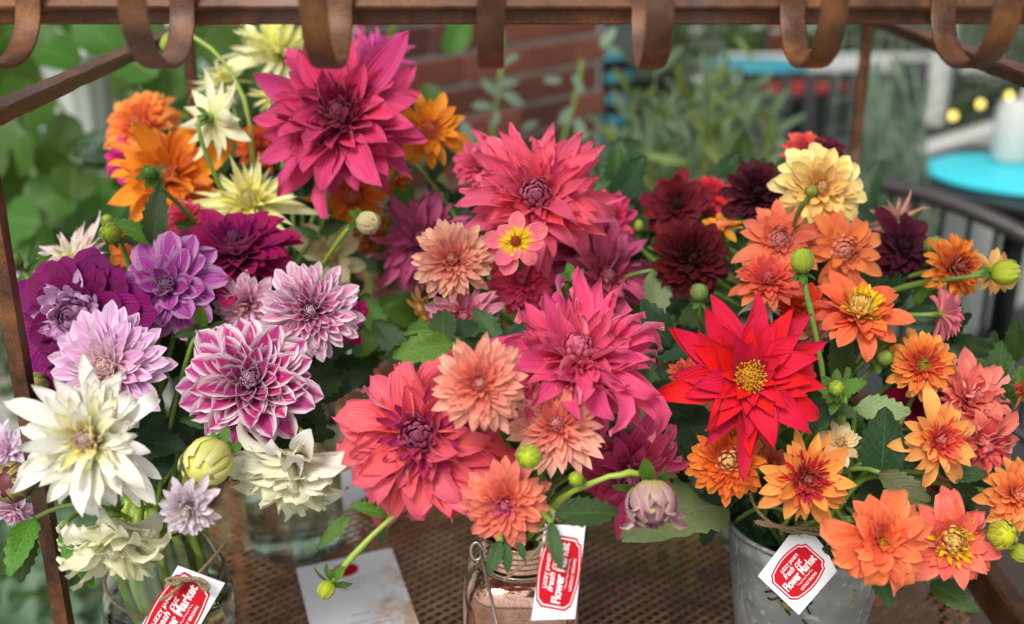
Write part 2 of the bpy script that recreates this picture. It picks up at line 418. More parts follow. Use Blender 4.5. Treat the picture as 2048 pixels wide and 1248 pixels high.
def dahlia(label, px, py, r, d, kind, cols, base, edge='ffffff', ke=0.0, kb=(0, .45), face=(0, .15, 1), vase='left', core='bud', corec=None,
           streak=.22, streakc=None, spin=None, cat='flower', sep=False, group=None, tipc=None, wmul=1.0, nmul=1.0, droop=0.0, trans=.3, back=None, up=0, core_r=None, corex=(0, 0), curl=None, es=(.3, .52), inner=None, **kw):
    K = dict(KINDS[kind]); K.update(kw)
    rg = random.Random(hash_(label)); R = r*d/FPX*1.10; FLW.append((label, px, py, r, d, vase))
    ax = (RT*face[0]+UP*face[1]-FW*face[2]).normalized()
    cen = at(px, py, d)
    M3 = frame(ax, rg.uniform(0, 6) if spin is None else spin)
    # visual centre of the bloom is a little above its receptacle
    rec = cen - ax*R*.15
    MW = Matrix.Translation(rec) @ M3.to_4x4()
    sp = stem_pts(rec-ax*R*.03, -ax, vase)
    root = empty('dahlia', sp[-1]); tag(root, label, cat, group)
    mat = petal_mat('petal_colour', base, EDGE(edge, ke, cols), kb, max(ke, .3), streak, es, trans, tip=tipc, streakc=streakc, back=back)
    stops = [(q, [min(.93, x) for x in lin(c, PK)]) for q, c in cols]
    def colour(q):
        for k in range(len(stops)-1):
            if q <= stops[k+1][0]:
                a, b_ = stops[k], stops[k+1]; return mixc(a[1], b_[1], max(0, (q-a[0])/(b_[0]-a[0])))
        return stops[-1][1]
    N = int(K['N']*nmul*(1.25 if 'N' in kw and kind not in ('single',) else 1)); bins = {}
    nb = 5; rc = K['rc']*.75
    cr = curl or K['curl']
    vis = R > 0
    for i in range(N):
        t = (i+.5)/N; rho = (1-t)**K['p']; rho = rc+(1-rc)*rho
        z = K['H']*sqrt(max(0, 1-rho*rho)) - droop*rho**3
        el = atan2(z, rho); L = hypot(rho, z)
        if rho > .8: el -= .12*(rho-.8)/.2
        k = min(nb-1, int((rho-rc)/(1-rc)*nb)); q = k/(nb-1)
        cu = cr[1]*(1-q)+cr[0]*q
        key = (k, rg.randrange(4))
        if key not in bins:
            Lk = hypot(rc+(1-rc)*(k+.5)/nb, K['H']*.8*sqrt(max(0, 1-(rc+(1-rc)*(k+.5)/nb)**2)))
            wk = K['w']*wmul*(.62+.38*q)
            V, F, U = petal_grid(1.0, wk/Lk, (K['tip'][0]*rg.uniform(.9, 1.1), K['tip'][1], K['tip'][2]*rg.uniform(.92, 1.08)), K['cup'][1]*(1-q)+K['cup'][0]*q,
                cu*rg.uniform(.6, 1.4), K['rip'], .06, seed=rg.randrange(9999), twist=rg.gauss(0, K['tw']), curlpow=rg.uniform(.8, 1.5), nu=7 if R > .04 else 5, nv=10 if R > .04 else 8,
                tc=rg.gauss(K.get('tc', -.25), K.get('tcs', .3))*q, lb=rg.gauss(0, K.get('lb', .05)))
            bins[key] = (mesh_from('petal', V, F, mat, U), cu)
        me, cuu = bins[key]
        phi = i*2.39996+rg.gauss(0, .09)
        e = el-cuu*.45+rg.gauss(0, K['je'])
        Lr = L*(1+rg.gauss(0, K['jl']))
        b0 = Vector((cos(phi), sin(phi), 0))*(.07*rho)+Vector((0, 0, .05*(1-rho)))
        Mp = MW @ Matrix.Scale(R, 4) @ pmatrix(phi, e, rg.gauss(0, K['roll']), b0, Lr, rg.gauss(0, .08))
        link('petal', me, root, Mp, colour(rho))
    if inner:                    # tuft of shorter, narrower petals in the middle of the bloom
        n2_, rmax, wi, ci, hi = inner[:5]; im = petal_mat('inner_petal_colour', inner[5] if len(inner) > 5 else ci, ci, (0, .5), .2, .3, (.3, .52), .2)
        ims = []
        for s_ in range(4):
            V, F, U = petal_grid(1.0, wi, (2.2, .6, .6), 1.3, rg.uniform(-.3, .5), .02, .06, seed=s_+9, twist=rg.gauss(0, .2), nu=5, nv=8, tc=rg.gauss(0, .4)); ims.append(mesh_from('inner_petal', V, F, im, U))
        for i in range(n2_):
            t = (i+.5)/n2_; rho = rc*.6+(rmax-rc*.6)*(1-t)**.6; z = hi*sqrt(max(0.05, 1.15-(rho/rmax)**2)); phi = i*2.39996+rg.gauss(0, .12)
            b0 = Vector((cos(phi), sin(phi), 0))*(.06+.12*rho)+Vector((0, 0, K['H']*.22)); e = atan2(z, rho)+rg.gauss(0, .1)
            link('inner_petal', rg.choice(ims), root, MW @ Matrix.Scale(R, 4) @ pmatrix(phi, e, rg.gauss(0, .2), b0, hypot(rho, z)*rg.uniform(.85, 1.12)), lin(ci, PK))
    # centre
    cc = lin(corec, PK) if corec else colour(0.0)
    cR = (core_r or rc)*1.15
    mb = MB(); h0 = K['H']*.88
    if core == 'bud':
        n = int(46 if R > .035 else 30); q0 = cR*.98; hz = max(h0*.55, q0*.7)
        zb_ = h0*.98-hz*.75
        FV = [petal_grid(1.0, .62, (2, .62, .6), 1.5, 1.05, 0, .12, nu=5, nv=6, seed=s_, b0=.75) for s_ in (1, 2)]
        for i in range(n):
            t = (i+.5)/n; th = pi/2*(t**.62)        # 0 at the rim, pi/2 at the apex
            p = i*2.39996; rr_ = q0*cos(th)**.9; pos = Vector((cos(p)*rr_, sin(p)*rr_, zb_+hz*sin(th)-.02))
            V, F, U = FV[i % 2]
            Lp = q0*(.95-.4*t)
            # tangent that climbs towards the apex; flared a little at the rim
            el_ = (pi/2-th)*.0+ (1.25+.55*(th/(pi/2)))
            Mx = pmatrix(p, el_-.45+rg.gauss(0, .06), rg.gauss(0, .12), pos-Vector((cos(p), sin(p), 0))*0-Vector((0, 0, Lp*.35)), Lp)
            mb.add([(MW @ Matrix.Scale(R, 4) @ Mx) @ Vector(v)-root.location for v in V], F, [(u_, .42+.5*v_) for u_, v_ in U])
        sv, sf = sphere(12, 8); mb.add([(MW @ Vector((v[0]*q0*.8*R, v[1]*q0*.8*R, (zb_-.06+v[2]*hz*.8)*R)))-root.location for v in sv], sf, [(.5, .1)]*len(sv))
        mm = mesh_from('centre_florets', mb.V, mb.F, mat, mb.U); o = link('centre_florets', mm, root, Matrix.Translation(root.location), cc); o['kind'] = 'stuff'
    else:
        dm = simple('disc_florets', corec or 'e8b020', .7, 0, 300, .45, .4)
        dr = core_r or K['rc']; sv, sf = sphere(14, 8)
        mb.add([(MW @ Vector((v[0]*dr*R, v[1]*dr*R, (.06+K['H']*.35+max(-.2, v[2])*dr*.45)*R)))-root.location for v in sv], sf)
        n = 150 if R > .03 else 70
        for i in range(n):
            rr_ = dr*sqrt((i+.5)/n)*1.02; a = i*2.39996; zz = K['H']*.35+.06+dr*.45*sqrt(max(0, 1-(rr_/dr/1.05)**2))
            p = Vector((cos(a)*rr_, sin(a)*rr_, zz)); q = p+Vector((cos(a)*rr_*.25+rg.gauss(0, .012), sin(a)*rr_*.25+rg.gauss(0, .012), dr*rg.uniform(.2, .42)))
            mb.tube([(MW @ (p*R))-root.location, (MW @ (p.lerp(q, .6)*R))-root.location, (MW @ (q*R))-root.location], [dr*.035*R, dr*.05*R, dr*.075*R], 4)
        mm = mesh_from('centre_florets', mb.V, mb.F, dm, mb.U); o = link('centre_florets', mm, root, Matrix.Translation(root.location)); o['kind'] = 'stuff'
    # receptacle, sepals, stem
    st = MB(); st.tube([p-root.location for p in sp], [.0032]+[.0024]*(len(sp)-2)+[.003], 7)
    sv, sf = sphere(10, 6); st.add([(MW @ (Vector((v[0]*.13, v[1]*.13, v[2]*.09-.04))*R))-root.location for v in sv], sf)
    mm = mesh_from('stem', st.V, st.F, STEM, st.U); link('stem', mm, root, Matrix.Translation(root.location))
    if sep:
        for k in range(7):
            V, F, U = petal_grid(1, .42, (1.6, .8, .5), .5, -.9 if k % 2 else -.3, .01, seed=k, nu=5, nv=7)
            if k < 2: me = mesh_from('sepal', V, F, SEPAL, U); sm_ = getattr(dahlia, 'x', None)
            Mp = MW @ Matrix.Scale(R, 4) @ pmatrix(k*2*pi/7, (-.25 if k % 2 else -.75), 0, Vector((0, 0, -.05)), .36 if k % 2 else .28)
            link('sepal', me, root, Mp)
    return root
def hash_(s):
    h = 7
    for c in s: h = (h*131+ord(c)) % 1000003
    return h
_sph = {}
def sphere(n, m):
    if (n, m) in _sph: return _sph[(n, m)]
    V = [(0, 0, -1)]; F = []
    for j in range(1, m):
        a = pi*j/m-pi/2
        for k in range(n): V.append((cos(a)*cos(2*pi*k/n), cos(a)*sin(2*pi*k/n), sin(a)))
    V.append((0, 0, 1)); T = len(V)-1
    F += [(0, 1+(k+1) % n, 1+k) for k in range(n)]
    F += [(1+j*n+k, 1+j*n+(k+1) % n, 1+(j+1)*n+(k+1) % n, 1+(j+1)*n+k) for j in range(m-2) for k in range(n)]
    F += [(1+(m-2)*n+k, 1+(m-2)*n+(k+1) % n, T) for k in range(n)]
    _sph[(n, m)] = (V, F); return V, F
def bud(label, px, py, r, d, face, vase='left', col='b8c83a', base='8aa82a', sepals=6, stemto=None, sepc=.9, ell=1.15, open_=0, tipc=None, leaves=0, via=None, sepe=-.3, stemmat=None, smat=None):
    rg = random.Random(hash_(label)); R = r*d/FPX
    ax = (RT*face[0]+UP*face[1]-FW*face[2]).normalized(); cen = at(px, py, d)
    MW = Matrix.Translation(cen) @ frame(ax, rg.uniform(0, 6)).to_4x4()
    hb = cen-ax*R*ell
    if via: sp = bez([hb, hb-ax*R*.6, *[at(*q) for q in via]], 12)+[mouthpt(vase)]
    else: sp = stem_pts(hb, -ax, vase)
    root = empty('dahlia_bud', sp[-1]); tag(root, label, 'flower bud')
    m = petal_mat('bud_colour', base, 'e8e8a0', (0, .6), .2, .3, (.3, .52), .15, .4, tip=tipc)
    mb = MB(); n = 9
    sv, sf = sphere(16, 10)
    mb.add([(MW @ (Vector((v[0]*.93, v[1]*.93, v[2]*ell*.93))*R))-root.location for v in sv], sf, [(.5, .5)]*len(sv))
    o = link('bud', mesh_from('bud', mb.V, mb.F, m, mb.U), root, Matrix.Translation(root.location), lin(col))
    # outer scales hugging the bud
    def scale_mesh(w_, top, lift):
        V = []; U = []
        for j in range(8):
            v = j/7; a = -pi/2+.35+v*top; hw = w_*sin(min(1, v*1.25+.15)*pi*.86)**.8+.01
            for i in range(5):
                u = i/4*2-1; p = hw*u
                rad = (1+lift*v+.02)*(1-.05*abs(u)**2)
                V.append((cos(a)*cos(p)*rad, cos(a)*sin(p)*rad, sin(a)*rad*ell)); U.append(((u+1)/2, v))
        return V, [(j*5+i, j*5+i+1, (j+1)*5+i+1, (j+1)*5+i) for j in range(7) for i in range(4)], U
    ms = [mesh_from('scale', *scale_mesh(.5, 2.35, .02+open_)[:2], m, scale_mesh(.5, 2.35, .02)[2]), mesh_from('scale', *scale_mesh(.42, 2.0, .05+open_*1.6)[:2], m, scale_mesh(.42, 2.0, .05)[2])]
    for k in range(12):
        lk = ms[k // 6]; a = k*2*pi/6+(k//6)*.5+rg.gauss(0, .08)
        link('bud_scale', lk, root, MW @ Matrix.Scale(R*(1+.02*(k//6)), 4) @ Matrix.Rotation(a, 4, 'Z'), lin(col))
    if open_ > .12:
        V, F, U = petal_grid(1, .36, (1.9, .7, .55), 1.0, .55, .05, seed=5, nu=5, nv=9, tc=-1.6); pm_ = mesh_from('outer_petal', V, F, m, U)
        for k in range(13):
            link('outer_petal', pm_, root, MW @ Matrix.Scale(R, 4) @ pmatrix(k*2.4, .95+rg.gauss(0, .12), rg.gauss(0, .3), Vector((cos(k*2.4)*.5, sin(k*2.4)*.5, -.75)), 2.1*rg.uniform(.7, 1.15)), lin(col) if k % 3 else lin('c8b850'))
    V, F, U = petal_grid(1, .5, (1.7, .8, .55), .6, -.5, .01, seed=3, nu=5, nv=8)
    me = mesh_from('sepal', V, F, smat or SEPAL, U)
    for k in range(sepals):
        link('sepal', me, root, MW @ Matrix.Scale(R, 4) @ pmatrix(k*2*pi/sepals+rg.gauss(0, .15), sepe+rg.gauss(0, .2), rg.gauss(0, .2), Vector((0, 0, -ell*.95)), 1.45*sepc*rg.uniform(.8, 1.15)))
    st = MB(); st.tube([p-root.location+Vector([rg.gauss(0, .0003) for _ in range(3)]) for p in sp], [.0023*(1+.12*sin(i*2.3)+(.35 if i % 6 == 5 else 0)) for i in range(len(sp))], 8)
    link('stem', mesh_from('stem', st.V, st.F, stemmat or STEM, st.U), root, Matrix.Translation(root.location))
    return root
def sprig(label, vase, leaves, via=None, stemmat=None, thick=.0022, group=None):
    """leaves: (bx, by, bd, tx, ty, td, width ratio, material, tilt, bend)"""
    b = at(*leaves[0][:3])
    base = mouthpt(vase) if vase else at(*via[-1])
    sp = bez([b, *[at(*q) for q in via]], 12) if via else []
    if not via: sp = bez([b, (b+base)/2+Vector((0, 0, .04)), base], 10)
    elif vase: sp.append(base)
    root = empty('dahlia_leaf_sprig', sp[-1]); tag(root, label, 'leaves', group)
    st = MB(); st.tube([p-root.location for p in sp], thick, 6)
    link('stem', mesh_from('stem', st.V, st.F, stemmat or STEM, st.U), root, Matrix.Translation(root.location))
    for i, l in enumerate(leaves):
        leaf_between(root, at(*l[:3]), at(*l[3:6]), l[7], l[6], hash_(label)+i, l[8] if len(l) > 8 else (0, 0), l[9] if len(l) > 9 else -.35)
    return root

# ================================================================== STRUCTURE
GZ = -.80
def ground_mat():
    m, t, b = newmat('concrete'); tc = nd(t, 'ShaderNodeTexCoord')
    n1 = noise(t, 1.3, 6, tc.outputs['Object']); n2 = noise(t, 60, 4, tc.outputs['Object'])
    c = ramp(t, n1.outputs[0], [(.3, lin('8a8982')), (.7, lin('b3b1a8'))]).outputs[0]
    c = mix(t, math_(t, 'MULTIPLY', maprange(t, n2.outputs[0], .4, .7), .3), c, lin('6f6d66'))
    t.links.new(c, b.inputs['Base Color']); b.inputs['Roughness'].default_value = .85
    bump(t, n2.outputs[0], b, .3, .003); return m
CONC = ground_mat()
def sheet(name, x0, x1, y0, y1, z, mat):
    mb = MB(); n = 1; mb.add([(x0,y0,z),(x1,y0,z),(x1,y1,z),(x0,y1,z)], [(0,1,2,3)]); o = mb.build(name, mat, smooth=False); o['kind'] = 'structure'; return o
sheet('ground', -60, 60, -12, 80, GZ, CONC)
sheet('soil_bed', -.80, .74, .95, 3.72, GZ+.004, simple('bark_mulch', '241a14', .95, 0, 45, .6, .9, .01, col2='12110b'))
SHADEDECK = simple('shaded_paving', '34373a', .7, 0, 3, .4, .3, .003)
# patio beyond the rack, of separate pavers; ground shade painted into their dark grey
pav = [mesh_from('paver', *(lambda mb: (mb.V, mb.F))((lambda mb: (mb.box((0,0,0), (.592,.592,.04), bev=.006), mb)[1])(MB())), SHADEDECK, None, False)]
pa = sheet('patio', -.4, 4.6, 3.75, 11.6, GZ+.004, simple('patio_joint', '1d1e1f', .9))
for i in range(8):
    for j in range(13):
        p = link('paver', pav[0], pa, Matrix.Translation((-.1+i*.6, 4.06+j*.6, GZ+.012+random.uniform(0, .004))))
pa2 = sheet('patio', .78, 4.6, 2.60, 3.74, GZ+.004, simple('patio_joint', '1d1e1f', .9))  # second sheet, carries the painted ground shade nearer to the rack
for i in range(6):
    for j in range(2):
        p = link('paver', pav[0], pa2, Matrix.Translation((1.09+i*.6, 2.90+j*.585, GZ+.012)))
# ---- background building far behind
DW = simple('dark_cladding', '3c4245', .6, 0, 5, .25, .1); PALE = simple('pale_render', 'c9cbc2', .8, 0, 4, .15, .1)
WHITE = simple('white_paint', 'bfc1bb', .5, 0, 12, .1, .05)
GLASSD = simple('dark_window_glass', '1c2428', .12, 0, 3, .3, .02)
def building(label, x0, x1, y, h, mat, trims, win):
    r = empty('house', ((x0+x1)/2, y, GZ)); tag(r, label, 'house'); L = r.location
    mb = MB(); mb.box(((x0+x1)/2-L.x, .15, h/2), (x1-x0, .3, h)); w_ = link('wall', mesh_from('wall', mb.V, mb.F, mat, None, False), r, Matrix.Translation(L))
    nb = int((h)/.2)
    bd = MB(); bd.box((0, 0, 0), (x1-x0, .02, .185), bev=.004); bm = mesh_from('siding_board', bd.V, bd.F, mat, None, False)
    for k in range(nb): link('siding_board', bm, w_ if False else r, Matrix.Translation((L.x, y-.012, GZ+.1+k*.2)))
    for (cx, cz, ww, hh) in win:
        f = MB(); 
        for dx in (-1, 1): f.box((cx-L.x+dx*(ww/2), -.05, cz), (.08, .08, hh+.08))
        for dz in (-1, 1): f.box((cx-L.x, -.052, cz+dz*hh/2), (ww-.08, .07, .08))
        f.box((cx-L.x, -.05, cz), (.04, .04, hh-.08))
        wd = link('window', mesh_from('window_frame', f.V, f.F, trims, None, False), r, Matrix.Translation(L))
        g = MB(); g.box((cx-L.x, -.03, cz), (ww-.08, .012, hh-.08)); link('pane', mesh_from('pane', g.V, g.F, GLASSD, None, False), wd, None).matrix_basis = Matrix.Identity(4)
    return r
building('dark grey boarded house with white framed windows behind the patio', -6, 9.5, 12.2, 4.6, DW, WHITE, [(-2.5, 1.4, 1.2, 1.5), (1.0, 1.3, 1.0, 1.3), (3.1, 1.2, 1.2, 1.6), (5.6, 1.3, 1.3, 1.5), (8, 1.3, 1.2, 1.5)])
# hedge mass behind the vine
def leafcloud(name, n, region, size, mat, aspect=.5, kind='stuff', parent=None, label=None, cat=None):
    V0 = [(0, 0, 0), (-.5*aspect, .45, .08), (0, .45, 0), (.5*aspect, .45, .08), (0, 1, -.12)]
    mb = MB()
    for k in range(n):
        p = region(); s_ = size*random.uniform(.6, 1.3)
        R = Matrix.Rotation(random.uniform(0, 6.28), 3, 'Z') @ Matrix.Rotation(random.uniform(-1.3, .9), 3, 'X') @ Matrix.Rotation(random.uniform(-.8, .8), 3, 'Y')
        mb.add([Vector(p)+(R @ Vector(v))*s_ for v in V0], [(0, 2, 1), (0, 3, 2), (1, 2, 4), (2, 3, 4)], [(.5, 0), (0, .45), (.5, .45), (1, .45), (.5, 1)])
    o = link(name, mesh_from(name, mb.V, mb.F, mat, mb.U), parent); o['kind'] = kind
    if label: o['label'] = label; o['category'] = cat
    return o
VINEM = leaf_mat('vine_leaf', '2f5518', '4a7424', '7c9c4e', .45, .35, back='5f8440')
HEDGE = leaf_mat('hedge_leaf', '22401a', '3a5f26', '54783a', .5, .3)
leafcloud('hedge', 3000, lambda: (random.uniform(-3.4, -.75), random.gauss(3.6, .22), random.uniform(GZ, .5-abs(random.gauss(0, .1)))), .09, HEDGE, .8, label='dark leafy hedge standing behind the climbing vine', cat='hedge')
leafcloud('hedge', 6000, lambda: (random.uniform(.9, 5.2), random.gauss(7.8, .25), random.uniform(GZ, .05+.3*random.random())), .12, HEDGE, .5, label='dark green hedge growing along the patio behind the white post', cat='hedge')
# low greenery beside the rack at ground level
leafcloud('ground_cover', 2600, lambda: (random.uniform(-1.7, -.62), random.uniform(1.25, 2.6), GZ+abs(random.gauss(.08, .1))), .07, leaf_mat('cover_leaf', '54735a', '7f9a7a', 'a0b894', .6, .3), .7, label='grey green ground cover plants beside the left leg of the rack', cat='plants')

# ---- brick pier
BR = []
for k, c in enumerate(('8a4a36', '74402f', '955540', '643629')):
    BR.append(simple('brick_clay_%s' % 'abcd'[k], c, .85, 0, 40, .35, .7, .004))
MORT = simple('mortar', 'b8b0a4', .9, 0, 80, .2, .6, .003)
pier = empty('brick_wall', (0, 2.6, GZ)); tag(pier, 'red brick wall with grey mortar behind the flowers', 'wall')
wd = Vector((.611, .791, 0)); wn = Vector((.791, -.611, 0)); O = Vector((-.03, 2.65, 0)); s0, s1 = -.46, .47; TH = .20
WR = Matrix((wd, wn*-1, Vector((0, 0, 1)))).transposed()
mb = MB(); mb.box(O+wd*((s0+s1)/2)-wn*TH/2+Vector((0, 0, .10))-pier.location, (s1-s0-.016, TH-.016, 1.8), WR)
link('mortar', mesh_from('mortar', mb.V, mb.F, MORT, None, False), pier, Matrix.Translation(pier.location))
bms = {}
def brickmesh(L, k):
    if (round(L, 3), k) not in bms:
        b_ = MB(); b_.box((0, 0, 0), (L, .1, .062), bev=.004)
        b_.V = [(v[0]+random.uniform(-.0012, .0012), v[1]+random.uniform(-.0012, .0012), v[2]+random.uniform(-.0012, .0012)) for v in b_.V]
        bms[(round(L, 3), k)] = mesh_from('brick', b_.V, b_.F, BR[k], None, False)
    return bms[(round(L, 3), k)]
zc = GZ+.04; course = 0
while zc < .98:
    s = s0-(.1125 if course % 2 else 0)
    while s < s1:
        a, b_ = max(s, s0), min(s+.215, s1)
        if b_-a > .03:
            for side in (0, 1):
                if side == 1 and zc < -.3: continue
                p = O+wd*((a+b_)/2)-wn*(.05-.002+random.uniform(0, .002) if side == 0 else TH-.05+.002)+Vector((0, 0, zc))
                link('brick', brickmesh(b_-a, random.randrange(4)), pier, Matrix.Translation(p) @ WR.to_4x4())
        s += .225
    zc += .075; course += 1

# ---- climbing vine on the left, every leaf an object
vine = empty('climbing_vine', (-.9, 2.1, GZ)); tag(vine, 'climbing vine with big rounded green leaves at the left', 'climbing plant')
vt = MB()
for k in range(9):
    x = random.uniform(-1.35, -.4); yy = random.uniform(2.0, 2.5)
    pts = [Vector((x+random.gauss(0, .05), yy, GZ))-vine.location]
    for q in range(10): pts.append(pts[-1]+Vector((random.gauss(0.02, .05), random.gauss(0, .03), .155)))
    vt.tube(pts, .005, 6)
link('vine_stem', mesh_from('vine_stem', vt.V, vt.F, STEM, vt.U), vine, Matrix.Translation(vine.location))
def vleaf(px, py, d, r, mat=VINEM, wr=1.0):
    a_ = random.gauss(-pi/2, .7); a = at(px, py, d); dr = (RT*cos(a_)+UP*sin(a_)-FW*random.uniform(-.2, .5)).normalized()
    L = 2*r*d/FPX
    leaf_between(vine, a-dr*L*.5, a+dr*L*.5, mat, wr, random.randrange(8), (random.gauss(0, .45), random.gauss(.3, .4)), -.35, .0, .15, shape='round')
for px, py, r in [(115,110,48),(205,70,45),(60,60,40),(25,150,50),(0,90,55),(50,205,50),(35,310,45),(120,330,52),(25,390,48),(95,400,45),(150,370,40),(270,130,48),(240,150,42),(330,160,50),(420,70,60),(470,90,55),(400,200,55),(300,60,40),(130,270,38),(10,260,40),(60,440,45),(140,440,45),(205,410,40),(20,470,45),(180,300,38),(350,110,45),(510,150,45),(560,300,55),(470,300,50),(-30,200,60),(-40,340,60)]:
    vleaf(px+random.gauss(0, 5), py, random.uniform(1.75, 2.0), r*1.0)
for k in range(120):
    px = random.uniform(-140, 620); py = random.uniform(30, 640)
    if 95 < px < 245 and 140 < py < 270: continue
    if px > 240 and py > 480: continue
    vleaf(px, py, random.uniform(2.0, 2.8), random.uniform(20, 36))
# bigger leaves hanging in front of the bricks
hv = empty('trailing_plant', at(1000, 420, 2.0)); tag(hv, 'thin grey green plant trailing in front of the brick wall', 'plant')
GREYL = leaf_mat('grey_leaf', '5d7560', '7d927a', '9cb096', .6, .3)
hs_ = MB()
for st_ in ([(1005, 60), (1000, 170), (985, 260), (1000, 430)], [(1100, 420), (1120, 300), (1150, 200), (1165, 120)]):
    hs_.tube([at(x, y, 2.05)-hv.location for x, y in st_], .0035, 6)
link('stem', mesh_from('stem', hs_.V, hs_.F, STEM, hs_.U), hv, Matrix.Translation(hv.location))
for px, py, r, a_ in [(915,75,40,-1.9),(865,205,38,-1.2),(1015,165,24,.3),(980,175,24,2.4),(1025,195,26,-.4),(965,210,22,3.0),(1020,120,22,.6),(1000,300,26,-1),(950,330,30,-2),(935,270,30,2.2),(1080,330,24,-.5),(1105,160,20,0),(1130,230,22,1),(1160,260,26,2),(1130,310,24,-1),(1215,75,26,1),(1225,100,22,-.6),(1155,170,22,2.2),(990,240,18,-2),(1060,250,18,.5)]:
    d = 2.0; a = at(px, py, d); dr = RT*cos(a_)+UP*sin(a_); L = 2*r*d/FPX
    leaf_between(hv, a-dr*L*.5, a+dr*L*.5, VINEM if r > 35 else GREYL, .62, random.randrange(6), (random.gauss(0, .4), .2), -.3, 0, .2, shape='round' if r > 35 else 'x')
# ---- willow-leaved shrub
shrub = empty('shrub', (.40, 2.35, GZ)); tag(shrub, 'grey green shrub with narrow pointed leaves right of the brick wall', 'shrub')
OL = leaf_mat('narrow_leaf', '3f5238', '64785a', '8a9a7a', .5, .2, back='7d9080'); OL2 = leaf_mat('narrow_leaf_yellow', '566430', '73823c', '929c60', .5, .2)
ss = MB(); tips = []
for k in range(46):
    tx = random.uniform(1165, 1560); ty = random.uniform(120, 330); d = random.uniform(1.9, 2.5)
    tx = min(tx, 1560-max(0, 200-ty)*.3)
    tp = at(tx, ty, d); bs_ = Vector((shrub.location.x+random.gauss(0, .09), 2.3+random.gauss(0, .09), GZ))
    pts = bez([bs_, bs_+Vector((0, 0, .5)), tp-Vector((random.gauss(0, .04), 0, .25)), tp], 12); ss.tube([p-shrub.location for p in pts], [.003-.00018*i for i in range(12)], 5)
    for j in range(12):
        i = 11-j//2*1; 
        if i < 5: break
        p = pts[i].lerp(pts[max(0, i-1)], random.random()); a_ = random.gauss(pi/2, .9); dr = (RT*cos(a_)+UP*sin(a_)+FW*random.gauss(0, .4)).normalized()
        leaf_between(shrub, p, p+dr*random.uniform(.06, .095), OL if random.random() < .7 else OL2, .32, random.randrange(8), (random.gauss(0, .6), random.gauss(0, .5)), random.uniform(-.8, .3), 0, .2, shape='x')
link('stem', mesh_from('stem', ss.V, ss.F, STEM, ss.U), shrub, Matrix.Translation(shrub.location))
# thin bladed plant near white post
gr = empty('grass_clump', at(1790, 420, 3.0)); gr.location.z = GZ; tag(gr, 'tall thin bladed grass clump behind the right rack post', 'grass')
gm = MB()
for k in range(55):
    x = random.uniform(1700, 1835); tp = at(x+random.gauss(0, 25), random.uniform(110, 300), random.uniform(2.7, 3.3)); bs_ = Vector((gr.location.x+random.gauss(0, .12), gr.location.y+random.gauss(0, .1), GZ))
    gm.strip(bez([bs_-gr.location, bs_+Vector((0, 0, .6))-gr.location, tp-gr.location], 7), .012, .001, (1, .3, 0))
o = link('blades', mesh_from('blades', gm.V, gm.F, GREYL, gm.U), gr, Matrix.Translation(gr.location)); o['kind'] = 'stuff'

# ---- patio furniture
TEAL = simple('turquoise_paint', '35c4d2', .45, 0, 4, .06, .05); TEALD = simple('turquoise_paint_dull', '2f8c9c', .5, 0, 4, .12, .05)
BLACK = simple('black_metal', '17181a', .4, .3, 30, .3, .1); DGREY = simple('dark_grey_plastic', '3a3d40', .55, 0, 20, .2, .1)
BROWN = simple('brown_wicker', '4a3f38', .7, 0, 60, .4, .6)
def table(label, c, r, square, tealm, h):
    t = empty('cafe_table', (c.x, c.y, GZ)); tag(t, label, 'table'); L = t.location
    mb = MB(); H = c.z-GZ
    if square:
        mb.box((0, 0, H-.035), (square, square, .035), Matrix.Rotation(radians(38), 3, 'Z'), .006); link('table_top', mesh_from('table_top', mb.V, mb.F, BLACK, None, False), t, Matrix.Translation(L))
    d_ = MB(); d_.lathe([(0.001, H-.016), (r-.01, H-.016), (r, H-.012), (r, H-.003), (r-.006, H), (.001, H)], n=64); link('round_inlay', mesh_from('round_inlay', d_.V, d_.F, tealm), t, Matrix.Translation(L))
    p = MB(); p.tube([(0, 0, .02), (0, 0, H-.03)], .035, 14); link('pedestal', mesh_from('pedestal', p.V, p.F, BLACK), t, Matrix.Translation(L))
    b_ = MB(); b_.lathe([(.001, .035), (.04, .04), (.2, .015), (.21, 0), (.001, 0)], n=32); link('foot', mesh_from('foot', b_.V, b_.F, BLACK), t, Matrix.Translation(L))
    return t
T1 = at(2050, 343, 3.1); table('black cafe table with bright turquoise round top at the right edge', T1, .275, .72, TEAL, .8)
T2 = at(1508, 127, 5.9); table('far cafe table with dull turquoise round top above the shrub', T2, .30, 0, TEALD, .8)
def chair(label, c, rz, mat, seat, name='cafe_chair', curved=False):
    t = empty(name, (c[0], c[1], GZ)); t.rotation_euler = (0, 0, rz); tag(t, label, 'chair', 'chairs on the patio')
    def ch(nm, mb, m): o = link(nm, mesh_from(nm, mb.V, mb.F, m, None, False)); o.parent = t; return o
    s_ = MB(); s_.box((0, 0, .45), (.44, .42, .035), bev=.01); ch('seat', s_, seat)
    for sx in (-1, 1):
        for sy in (-1, 1):
            l = MB(); l.tube([(sx*.19, sy*.18, .44), (sx*.22, sy*.21, 0)], .013, 8); ch('leg', l, mat)
        l = MB(); l.tube([(sx*.19, .18, .45), (sx*.19, .22, .88)], .013, 8); ch('back_post', l, mat)
    for k in range(4):
        l = MB(); l.box((0, .2+.005*k, .56+k*.1), (.40, .015, .06), bev=.004); ch('back_slat', l, seat)
    return t
p = at(1225, 150, 5.4); chair('turquoise slatted chair just right of the brick wall', (p.x, p.y), 2.6, TEALD, TEALD)
p = at(1330, 165, 4.9); chair('black cafe chair under the fifth hook behind the shrub', (p.x, p.y), .6, BLACK, BLACK)
p = at(1545, 300, 4.3); chair('black cafe chair left of the thin right rack post', (p.x, p.y), 2.4, BLACK, DGREY)
